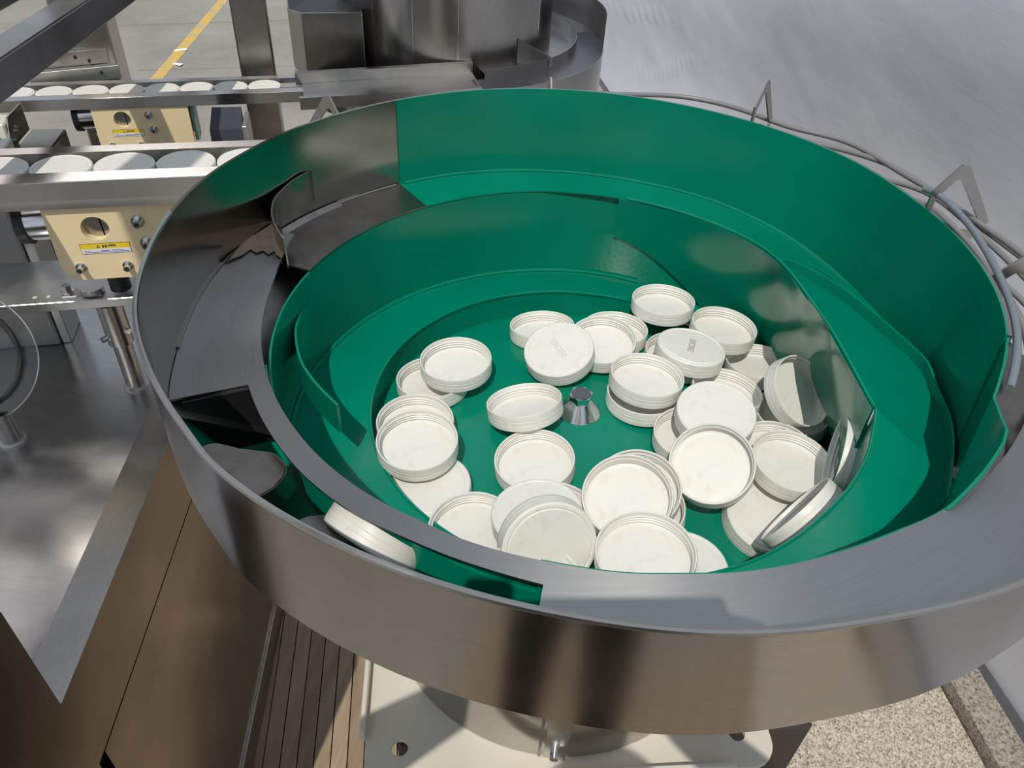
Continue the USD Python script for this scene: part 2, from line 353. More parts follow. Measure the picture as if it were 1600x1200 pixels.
# white sheet hung as a backdrop along the kerb
CO, CD = np.array([1.16, 0.42]), np.array([-0.29, 0.957]); CD = CD / np.linalg.norm(CD); CN = np.array([CD[1], -CD[0]])
uu, vv = np.meshgrid(np.linspace(-2.2, 5.4, 260), np.linspace(0, 1, 90), indexing="ij")
hh = G0 + 0.045 + vv * 2.55
P0 = np.stack([uu * 0.9, hh * 1.3 - uu * 0.45, 0 * uu], -1)
dis = 0.060 * (meshkit.fbm(np.stack([uu * 0.5 + hh * 0.25, hh * 1.3 - uu * 0.35, 0 * uu], -1), 2, seed=3) - 0.5) + 0.010 * (meshkit.fbm(np.stack([uu * 1.6 + hh * 2, hh * 5.0 - uu * 1.2, 0 * uu], -1), 3, seed=8) - 0.5)
for a_, b_, c_, h_, w_ in ((1.0, 0.55, 0.25, .006, .012), (1.0, -0.5, 1.05, .005, .010), (0.35, 1.0, 0.95, .006, .014), (0.2, 1.0, 1.42, .005, .010), (0.9, 0.8, 2.1, .005, .009), (0.45, 1.0, 2.05, .006, .011), (1.0, 0.25, 1.9, .004, .009)):
    w0 = uu * a_ + (hh - G0) * b_ - c_ + 0.12 * (meshkit.fbm(np.stack([uu * 2, hh * 2, 0 * uu + c_], -1), 2, seed=5) - .5)
    dis += h_ * np.exp(-(w0 / w_) ** 2) * np.clip(meshkit.noise(np.stack([uu * 1.5 + c_, hh * 1.5, 0 * uu], -1), 9) * 2 - .6, 0, 1)
dis += 0.035 * np.sin(((hh - G0) + 0.285 * uu - 1.55) * 4.6 + 0.4 * np.sin(uu * 1.3)) + 0.008 * np.sin((hh - G0) * 2.2 + uu * 2.4 + 1.0)
dis = dis * np.clip(0.25 + vv * 3, 0.25, 1)
CP = np.stack([CO[0] + CD[0] * uu - CN[0] * dis, CO[1] + CD[1] * uu - CN[1] * dis, hh], -1)
single("backdrop_sheet", slab(CP, 0.002, (CN[0], CN[1], 0)), "cloth", "large wrinkled white cotton sheet hung behind the bowl feeders", "sheet", smooth=True)

# ------------------------------------------------------------------ the bowl feeder in front
W0k = {-16: .3275, 0: .3277, 24: .3300, 41: .3380, 65: .3440, 87: .3520, 99: .3575, 116: .3625, 136: .3650, 148: .3670, 159: .3700, 167: .3715, 180: .3765, 201: .3806, 214: .3857, 223: .3875, 233: .3905, 240: .3950, 257: .3965,
       270: .3985, 284: .4030, 293: .4043, 303: .4098, 312: .4150, 330: .4270, 345: .4340, 368: .4300}
Wr = knots(W0k)
bowl = thing("bowl_feeder", "large vibratory bowl feeder with green lined inside and brushed steel rim, full of white caps", "bowl feeder", (0, 0, -0.55))
flare = knots({-60: .010, -16: .010, 8: .004, 24: 0.0, 140: 0.0})
T1 = np.linspace(-16, 136, 120); T2 = np.linspace(136, 318, 150); T3 = np.linspace(318, 368, 40)
zend = knots({-16: 0.0, -15.5: 0.0, 136: 0.0})
part(bowl, "outer_wall", slab([pol(Wr(T1) + flare(T1) * (1 - k), T1, -0.137 * (1 - k)) for k in (0, .5, 1)], 0.003, np.broadcast_to(pol(1.0 + 0 * T1, T1, 0), (3, len(T1), 3))), "steel_wall")
part(bowl, "wall_lining", slab([pol(Wr(T1) - 0.0002 + flare(T1) * (1 - k), T1, -0.136 + 0.1366 * k) for k in (0, .5, 1)], -0.0016, np.broadcast_to(pol(1.0 + 0 * T1, T1, 0), (3, len(T1), 3))), "green", label="green coated lining of the outer wall")
zr3 = knots({318: 0.0, 330: -0.012, 345: -0.05, 368: -0.085})
th = np.r_[T2, T3[1:]]; zt = np.r_[0 * T2, zr3(T3[1:])]
rows = [pol(Wr(th), th, -0.1015 + (zt + 0.1015) * k / 2) for k in range(3)]; aa = np.radians(th)
part(bowl, "outer_wall", slab(rows, 0.003, np.broadcast_to(np.stack([np.cos(aa), np.sin(aa), 0 * aa], -1), (3, len(th), 3))), "steel_wall", label="bare brushed steel outer wall")
# bead along the steel rim
TB = np.linspace(190, 318, 120)
part(bowl, "rim", tube(pol(Wr(TB) + 0.0015, TB, 0.0), 0.0022, 8, 240), "steel", label="rounded polished rim edge")
# broken-off end of the lining wall at the right
lw = [(-15.4, .3275, 0.0), (-16.6, .3274, -.004), (-24, .3268, -.007), (-28.9, .3275, -.010), (-32.2, .3368, -.010), (-34.1, .3437, -.010), (-36.1, .3464, -.012), (-40.3, .3481, -.018), (-45.3, .3490, -.025), (-47, .3485, -.031)]
lt = np.array([q[0] for q in lw])[::-1]; lr = np.array([q[1] for q in lw])[::-1]; lz = np.array([q[2] for q in lw])[::-1]
tt = np.linspace(lt[0], lt[-1], 60); rr = np.interp(tt, lt, lr); zz = np.interp(tt, lt, lz)
rows = [pol(rr + np.where(tt > -31, .010, .002) * (1 - k), tt, -0.135 + (zz + 0.135) * k) for k in (0, 0.5, 1)]; aa = np.radians(tt)
part(bowl, "wall_lining", slab(rows, 0.002, np.broadcast_to(np.stack([np.cos(aa), np.sin(aa), 0 * aa], -1), (3, len(tt), 3))), "green", label="low ragged end of the green lining")
ro = knots({-47: .3490, -40: .3510, -34: .3520, -29: .3560, -20: .3680, -15.4: .3740})(tt)
part(bowl, "gap_plate", slab([np.c_[pol(rr + 0.003, tt, zz - 0.006)], np.c_[pol(ro, tt, -0.034 + 0 * tt)]], 0.002), "steel_floor")

# steel track that carries the caps round, with the cut-out window in front
Zp = -0.092
rin = knots({168: .336, 176: .324, 184: .3155, 197: .3105, 206: .3068, 216: .304, 226: .3028, 241: .3032, 250: .3036, 257: .3067, 263: .3092, 269: .3120, 279: .3208, 283: .3240, 292: .3338, 299: .3395, 306: .3440, 313: .3487, 322: .3512, 333: .3540, 345: .372, 352: .388, 366: .415})
rwin = knots({211: .322, 226: .3208, 235: .3220, 243: .3221, 250: .3212, 261: .3246, 269: .3301})
ta, tb, tc = np.linspace(167.5, 211, 60), np.linspace(211, 268.8, 70), np.linspace(268.8, 366, 110)
zp = knots({167.5: -.0885, 186: -.0925, 200: -.097, 211: -.095, 240: -.088, 269: -.075, 285: -.060, 300: -.042, 312: -.032, 325: -.028, 345: -.025, 366: -.02})
e = 0.0006
part(bowl, "track_plate", join(floor_strip(ta, rin(ta), zp(ta), Wr(ta) - e, zp(ta)), floor_strip(tb, rin(tb), zp(tb), rwin(tb), zp(tb)), floor_strip(tc, rin(tc), zp(tc), Wr(tc) - e, zp(tc))), "steel_track")
# return trough seen through the window
tw = np.linspace(209, 272, 70)
part(bowl, "return_trough", slab([pol(0.3062 + 0 * tw, tw, -0.164), pol(0.330 + 0 * tw, tw, -0.164), pol(0.349 + 0 * tw, tw, -0.162), pol(Wr(tw) - 0.001, tw, -0.1002)], -0.0015, (0, 0, 1.0)), "green")
part(bowl, "trough_wall", wall(np.linspace(206, 276, 70), 0.3048 + 0 * np.linspace(0, 1, 70), -0.166, -0.098, 0.0012), "green", label="green inner side of the return trough")
E1 = [pol(np.linspace(.306, .375, 6), 211.6, z) for z in (-0.160, -0.0975)]
part(bowl, "end_plate", slab(E1, 0.002), "black", label="dark end plate under the edge of the window")
def tray(poly, z, drop):
    pg = Polygon(poly).buffer(-0.012, quad_segs=6).buffer(0.012, quad_segs=6); top = extrude(pg, 0.002, z)
    c = np.array(pg.exterior.coords); skirt = slab([np.c_[c, 0 * c[:, 0] + z + 0.001], np.c_[c * 0.985, 0 * c[:, 0] + z - drop]], 0.0012)
    return join(top, skirt)
part(bowl, "chute_plate", tray([(-.298, -.232), (-.2861, -.2199), (-.262, -.2225), (-.2335, -.2212), (-.22, -.232), (-.2166, -.2403), (-.2197, -.2552), (-.235, -.277), (-.268, -.262)], -0.1145, 0.020), "steel_floor", label="grey steel chute plate with rounded corner in the window")
part(bowl, "chute_plate", tray([(-.2010, -.300), (-.1856, -.2782), (-.1693, -.2731), (-.1524, -.283), (-.148, -.2933), (-.1562, -.3100), (-.18, -.325)], -0.1145, 0.020), "steel_floor", label="grey steel chute plate behind the tipped cap")

# second ledge: green at the back, bare steel from the cut on
OV = np.array([(0.2415, -0.0993, -0.0800), (0.2340, -0.0607, -0.0785), (0.2224, 0.0047, -0.0780), (0.2094, 0.0675, -0.0810), (0.1923, 0.1397, -0.0870), (0.1709, 0.1898, -0.0940), (0.1093, 0.2539, -0.1025), (0.0221, 0.2930, -0.1076)])
ovt = np.degrees(np.arctan2(OV[:, 1], OV[:, 0])); ovr = np.hypot(OV[:, 0], OV[:, 1])
r2i = knots({**{float(a): float(b_) for a, b_ in zip(ovt, ovr)}, 98: .2975, 110: .3015, 136: .3020, 176: .3020}); z2i = knots({**{float(a): float(b_) for a, b_ in zip(ovt, OV[:, 2])}, 136: -.1076})
z2o = knots({-6: -.128, 8: -.130, 17: -.129, 38: -.122, 55: -.1125, 70: -.108, 100: -.1075, 136: -.1045, 176: -.1045})
tg = np.linspace(ovt[0], 136, 130); ts = np.linspace(136, 173, 40)
rlp = knots({-28: .336, -20: .332, -12: .3300, -9: .3290, -1.3: .3249, 3.9: .3210, 12.6: .3010, 21.5: .2810, 29.5: .2640, 36: .2560, 40: .2530})
zlb = knots({-12: -.1185, 4: -.1180, 13: -.1120, 22: -.1040, 31: -.0990, 40: -.0930})
tg1, tg2 = np.linspace(ovt[0], 40, 50), np.linspace(40, 136, 90)
part(bowl, "upper_ledge", join(floor_strip(tg1, r2i(tg1), z2i(tg1), rlp(tg1), zlb(tg1), 0.002, 3), floor_strip(tg1, rlp(tg1), zlb(tg1), Wr(tg1) + flare(tg1) - 0.0018, np.minimum(z2o(tg1), zlb(tg1)), 0.002, 3), floor_strip(tg2, r2i(tg2), z2i(tg2), Wr(tg2) - 0.0018, z2o(tg2))), "green")
part(bowl, "upper_ledge", floor_strip(ts, r2i(ts), z2i(ts), Wr(ts) - e, z2o(ts)), "steel_floor", label="bare dark steel stretch of the ledge")
tgap = np.linspace(150, 213, 50)
part(bowl, "gap_floor", floor_strip(tgap, 0.3046 + 0 * tgap, -.150 + 0 * tgap, Wr(tgap) - .002, -.1005 + 0 * tgap, .0015), "steel_floor", label="dark steel bottom of the gap beside the track")
# weld beads
def bead(t0, t1, rf, zf, rad, m, k=160):
    t = np.linspace(t0, t1, k); w = meshkit.noise(np.stack([t * 3.1, 0 * t, 0 * t], -1), 4)
    v, f = tube(pol(rf(t) , t, zf(t)), rad, 6, k); return v, f
part(bowl, "weld_seam", bead(18, 135, lambda t: Wr(t) - 0.0022, lambda t: z2o(t) + 0.001, 0.0022, "green"), "green", label="green coated weld bead along the ledge")
part(bowl, "weld_seam", bead(137, 200, lambda t: Wr(t) - 0.0008, lambda t: np.where(t < 166, z2o(t), zp(t)) + 0.0006, 0.0012, "steel"), "steel", label="thin bare weld bead along the steel wall")
# inner wall between the two ledges
t4 = np.linspace(22, 268, 180)
r1 = knots({20: .3035, 78: .3023, 250: .3023, 257: .3050, 263: .3076, 269: .3103, 279: .3190, 283: .3222, 292: .3320, 299: .3378, 306: .3424, 313: .3474, 322: .3480, 332: .3420, 342: .3380, 350: .3370, 360: .336}); z1o = knots({38: -.262, 60: -.236, 100: -.2265, 150: -.2267, 240: -.2255, 270: -.205, 300: -.168, 320: -.138, 335: -.122, 360: -.1185})
part(bowl, "inner_wall", wall(t4, r1(t4), -0.262, -0.1105, 0.0022), "green")
t5 = np.linspace(268, 314, 70)
rows = [pol(r1(t5), t5, -0.225 + (zp(t5) - 0.0012 + 0.225) * k / 2) for k in range(3)]
part(bowl, "inner_wall", slab(rows, 0.0022, np.broadcast_to(np.stack([np.cos(np.radians(t5)), np.sin(np.radians(t5)), 0 * t5], -1), (3, len(t5), 3))), "green")
# first ledge
r0 = knots({38: .2950, 60: .2560, 80: .2280, 100: .2190, 112: .2184, 240: .2184, 268: .2310, 285: .2460, 300.7: .2607, 306.8: .2687, 312.7: .2737, 320.7: .2757, 326: .2732, 333: .2658, 337.6: .2611}); z0i = knots({38: -.262, 60: -.236, 80: -.2140, 105: -.2076, 240: -.2076, 268: -.194, 285: -.178, 300.7: -.160, 306.8: -.145, 312.7: -.128, 320.7: -.106, 326: -.094, 333: -.085, 337.6: -.080})
t6 = np.linspace(38, 360 + ovt[0], 260)
part(bowl, "lower_ledge", floor_strip(t6, r0(t6), z0i(t6), r1(t6), z1o(t6)), "green")
part(bowl, "weld_seam", bead(80, 268, lambda t: r1(t) - 0.002, lambda t: z1o(t) + 0.002, 0.0024, "green"), "green", label="green coated weld bead along the lower ledge")
part(bowl, "ledge_lip", bead(80, 360 + ovt[0], lambda t: r0(t) + 0.001, lambda t: z0i(t) + 0.0002, 0.0014, "green", 260), "green", label="thin green bead along the lower ledge's edge")
t7 = np.linspace(62, 360.2 + ovt[0], 240)
zf = lambda r: -.217 - .026 * (r / .2184) ** 2
rows = [pol(r0(t7) + 0.0012, t7, -0.2600 + (z0i(t7) - 0.0008 + 0.26) * k / 2) for k in range(3)]
part(bowl, "well_wall", slab(rows, 0.002, np.broadcast_to(np.stack([np.cos(np.radians(t7)), np.sin(np.radians(t7)), 0 * t7], -1), (3, len(t7), 3))), "green", label="dark glossy wall round the bowl's floor")
# slanting plate under the overhanging edge at the right
tq = np.linspace(ovt[0] + 0.1, 87.5, 90)
bz = knots({-23: -.262, -4: -.266, 30: -.262, 55: -.250, 70: -.205, 80: -.178, 87.5: -.166}); br = knots({-23: .2640, -8: .2800, 20: .2900, 40: .2940, 60: .2990, 87.5: .3010})
rows = [np.c_[pol(r2i(tq) * (1 - k) + br(tq) * k, tq, (z2i(tq) - 0.0012) * (1 - k) + bz(tq) * k)] for k in (0, 0.33, 0.66, 1)]
part(bowl, "slanting_plate", slab(rows, 0.002), "green", label="glossy green plate slanting in below the overhanging ledge")
part(bowl, "ledge_lip", tube(OV + np.array([0, 0, 0.0003]), 0.0018, 8, 90), "green", label="bright coated edge of the overhanging ledge")
# bowl floor with its bolt
rp = np.linspace(0.001, 0.300, 24)
part(bowl, "bowl_floor", lathe([(0, zf(0) - 0.004)] + [(0.300, zf(0.300) - 0.004)] + [(r, zf(r)) for r in rp[::-1]], 96), "green")
cw = part(bowl, "cone_washer", lathe([(0, zf(0) - .002), (.0232, zf(.0232) - 0.001), (.0232, zf(0) + .0012), (.0225, zf(0) + .002), (.0115, zf(0) + .0165), (0, zf(0) + .0165)], 64), "chrome", smooth=40)
v, f = hexagon(.0122, .0085, None); c_, s_ = math.cos(0.30), math.sin(0.30); v = v @ np.array([[c_, s_, 0], [-s_, c_, 0], [0, 0, 1]])
part(cw, "hex_bolt", (v + [0, 0, zf(0) + .0163], f), "chrome", smooth=False)
part(cw, "bolt_face", lathe([(0, zf(0) + .0246), (.0105, zf(0) + .0246), (.0098, zf(0) + .0258), (0, zf(0) + .0258)], 32), "steel_dark")
# lip along the ledge at the right
LP = np.array([(0.1939, 0.1525), (0.1989, 0.1482), (0.2307, 0.1272), (0.2603, 0.1000), (0.2932, 0.0616), (0.3207, 0.0229), (0.3219, -0.0192), (0.3219, -0.0554), (0.3206, -0.0745), (0.3157, -0.0982), (0.3096, -0.1188), (0.2937, -0.1670)])
lp = spline(LP, 90); lth = np.degrees(np.arctan2(lp[:, 1], lp[:, 0])); zl = knots({-40: -.105, 5: -.105, 13: -.097, 22: -.090, 31: -.086, 39: -.083})(lth); zl[:5] -= np.array([.010, .006, .003, .001, 0])
part(bowl, "guide_lip", slab([np.c_[lp, zl - 0.018], np.c_[lp, zl - 0.009], np.c_[lp, zl]], 0.0022, None), "green", label="low green guide lip standing on the ledge at the right")
part(bowl, "glue_patch", extrude(Polygon([(-0.3729, 0.0058), (-0.3701, 0.0455), (-0.3624, 0.0895), (-0.348, 0.0827), (-0.327, 0.0398), (-0.323, 0.0248), (-0.3287, 0.0286), (-0.3352, 0.0378), (-0.3385, 0.0289), (-0.3466, 0.0349), (-0.3507, 0.0285), (-0.3602, 0.0342), (-0.3636, 0.0199)]).buffer(.0015), .0012, -.0886), "glue", label="ragged brown glue patch where the track begins")
# deflectors
SB = np.array([(-0.3365, 0.2321, -0.0740), (-0.3438, 0.2214, -0.0740), (-0.3510, 0.2080, -0.0740), (-0.3355, 0.1468, -0.0506), (-0.3401, 0.1344, -0.0506), (-0.3465, 0.1191, -0.0528), (-0.3495, 0.1052, -0.0549), (-0.3514, 0.0903, -0.0571), (-0.3489, 0.0763, -0.0593), (-0.3444, 0.0633, -0.0615), (-0.3379, 0.0519, -0.0636), (-0.3281, 0.0389, -0.0658), (-0.3184, 0.0290, -0.0680)])
s3 = spline(SB, 60)
part(bowl, "deflector_plate", slab([s3 - [0, 0, 0.0365], s3 - [0, 0, 0.018], s3], 0.0018), "steel_wall", label="curved bare steel deflector on the track at the left")
GB = np.array([(-0.2968, 0.0582, -0.1426), (-0.3002, 0.0361, -0.1416), (-0.3008, 0.0135, -0.1405), (-0.2985, -0.0039, -0.1395), (-0.2955, -0.0186, -0.1384), (-0.2905, -0.0337, -0.1373), (-0.2850, -0.0461, -0.1363), (-0.2752, -0.0656, -0.1352), (-0.2658, -0.0808, -0.1342), (-0.2530, -0.0966, -0.1331), (-0.2388, -0.1115, -0.1321), (-0.2251, -0.1240, -0.1310), (-0.2109, -0.1364, -0.1300)])
g3 = spline(GB, 70); hb = np.linspace(0.045, 0.033, 70)[:, None] * np.array([[0, 0, 1.0]])
part(bowl, "deflector_plate", slab([g3 - hb, g3 - hb * 0.5, g3], 0.0026), "green", label="curved green deflector above the lower ledge")
# outside of the bowl and the drive drum under it
part(bowl, "bowl_pan", lathe([(.222, -.272), (.306, -.272), (.306, -.278), (.222, -.278)], 96), "steel_wall")
td = np.linspace(0, 2 * np.pi, 97)
part(bowl, "drive_drum", lathe([(.2145, -.549), (.2145, -.262), (.2125, -.262), (.2125, -.549)], 128), "steel_wall", label="polished steel skirt of the drive unit under the bowl")
sa = math.radians(272.5)
sm = part(bowl, "skirt_seam", box((.2145 * math.cos(sa) - .0015, -.2163, -.549), (.2145 * math.cos(sa) + .0015, -.2135, -.27)), "steel_dark")
part(sm, "seam_strip", box((.2145 * math.cos(sa) + .005, -.2158, -.549), (.2145 * math.cos(sa) + .030, -.2130, -.27)), "steel")
b_ = part(bowl, "clamp_screw", cyl((.026, -.208, -.530), (.026, -.226, -.530), .0048, 16), "chrome")
part(b_, "lever", cyl((.026, -.221, -.530), (.036, -.2235, -.5285), .0014, 8), "chrome")
# cable brackets on the outside of the wall
def bracket(th, outer, inner):
    pg = Polygon(outer)
    if inner: pg = pg.difference(Polygon(inner))
    pg = pg.buffer(0.0015).buffer(-0.0015)
    v, f = extrude(pg, 0.002); a = math.radians(th); v = np.stack([v[:, 0] * math.cos(a) - v[:, 2] * math.sin(a), v[:, 0] * math.sin(a) + v[:, 2] * math.cos(a), v[:, 1]], -1)
    return flipfix(v, f)
BO = [(.3315, -.03), (.3315, .017), (.353, .043), (.362, .041), (.414, -.020), (.402, -.040)]
BI = [(.338, -.020), (.3385, .010), (.3535, .028), (.3590, .027), (.4030, -.021), (.398, -.030)]
for th in (22.0, 63.6):
    sc = Wr(th) - .3300
    br_ = part(bowl, "cable_bracket", bracket(th, [(x + sc, z) for x, z in BO], [(x + sc, z) for x, z in BI]), "steel", label="triangular steel cable bracket on the rim")
for th, dz in ((104.0, .036), (147.0, .030), (1.0, .025)):
    sc = Wr(th) - .3300
    part(bowl, "cable_bracket", bracket(th, [(x + sc, z - dz) for x, z in BO], [(x + sc, z - dz) for x, z in BI]), "steel", label="triangular steel cable bracket on the rim")

# mounting plate and stand under the drum
PF = frame((0, 0, 0), (.974, .225)); 
pl = thing("mounting_plate", "square cream painted steel mounting plate with turned-up edges under the bowl feeder", "plate", (0, 0, -0.56))
pg = rounded(-.235, -.235, .235, .235, .03)
for sx in (-1, 1):
    for sy in (-1, 1): pg = pg.difference(Point(sx * .196, sy * .196).buffer(.0095))
part(pl, "plate", ffr(PF, extrude(pg, 0.006, -0.556)), "white_paint")
for lo, hi in (((-.241, -.185, -.556), (-.235, .185, -.534)), ((.235, -.185, -.556), (.241, .185, -.534)), ((-.18, .235, -.556), (.18, .241, -.534)), ((-.18, -.241, -.556), (.18, -.235, -.534))):
    part(pl, "flange", frame_box(PF, lo, hi, 0.0015), "white_paint")
single("machine_stand", join(frame_box(PF, (-.20, -.26, -1.45), (.30, .185, -.566), 0.004), frame_box(PF, (-.19, -.25, -.567), (.29, .175, -.5565))), "stand", "dark brown box stand that carries the mounting plate", "stand")

# ------------------------------------------------------------------ the white caps
CR, CH = 0.0395, 0.018
def cap_parts(t, text=None):
    prof = [(0, 0), (CR * .845, 0), (CR * .87, .0009), (CR * .885, .0009), (CR * .905, 0), (CR - .0016, .0002), (CR - .0003, .0014), (CR, .003), (CR, .0068), (CR - .0003, .0072), (CR, .0076), (CR, .0112), (CR - .0003, .0116), (CR, .012),
            (CR, CH - .0008), (CR - .0005, CH), (CR - .0013, CH), (CR - .0018, CH - .0006), (CR - .0020, .0036), (CR - .0045, .0026), (CR - .0052, .0022), (CR * .80, .0021), (0, .0022)]
    part(t, "cap_shell", lathe(prof, 56), "cap", smooth=35)
    p2 = [(CR - .0015, .0055)]
    for z in (.0068, .0098, .0128): p2 += [(CR - .0021, z - .0010), (CR - .0032, z), (CR - .0021, z + .0008)]
    p2 += [(CR - .0015, CH - .003), (CR - .0012, CH - .003), (CR - .0012, .0055), (CR - .0015, .0055)]
    part(t, "screw_thread", lathe(p2, 56), "cap", smooth=50)
    if text:
        m, ang, dx, h, mirror = text
        tm = meshkit.text_mesh("SINICARE", h, 0.0004, bold=False); v = np.array(tm.vertices); v[:, :2] -= (v[:, :2].min(0) + v[:, :2].max(0)) / 2
        v = v @ np.diag([0.80, 1.25, 1.0]); v[:, 1] *= -1; f = np.array(tm.faces)[:, ::-1]          # read from outside, i.e. from -z
        a = math.radians(ang); v[:, :2] = v[:, :2] @ np.array([[math.cos(a), math.sin(a)], [-math.sin(a), math.cos(a)]]); v[:, 1] += dx; v[:, 2] = -v[:, 2] * 0.6 + 0.0001
        part(t, "lettering", (v, f[:, ::-1]), m, smooth=False, label="raised lettering SINICARE")
def cap_matrix(top, n, open_up, roll=0.0):
    n = np.array(n, float); n /= np.linalg.norm(n); z = n if open_up else -n
    o = np.array(top, float) - (n * CH if open_up else 0) + [0, 0, RIM]
    x = r2 - z * (r2 @ z); x /= np.linalg.norm(x); y = np.cross(z, x)
    c, s = math.cos(roll), math.sin(roll)
    return place(o, c * x + s * y, -s * x + c * y, z)
proto = None
def cap(top, n, open_up, label, group, text=None, roll=0.0):
    global proto
    t = thing("white_cap", label, "cap", group=group, mtx=cap_matrix(top, n, open_up, roll))
    if text or proto is None:
        cap_parts(t, text)
        if not text: proto = t
    else:
        t.GetReferences().AddInternalReference(proto.GetPath()); t.SetInstanceable(True)
        t.SetCustomDataByKey("label", label); t.SetCustomDataByKey("group", group)
    return t
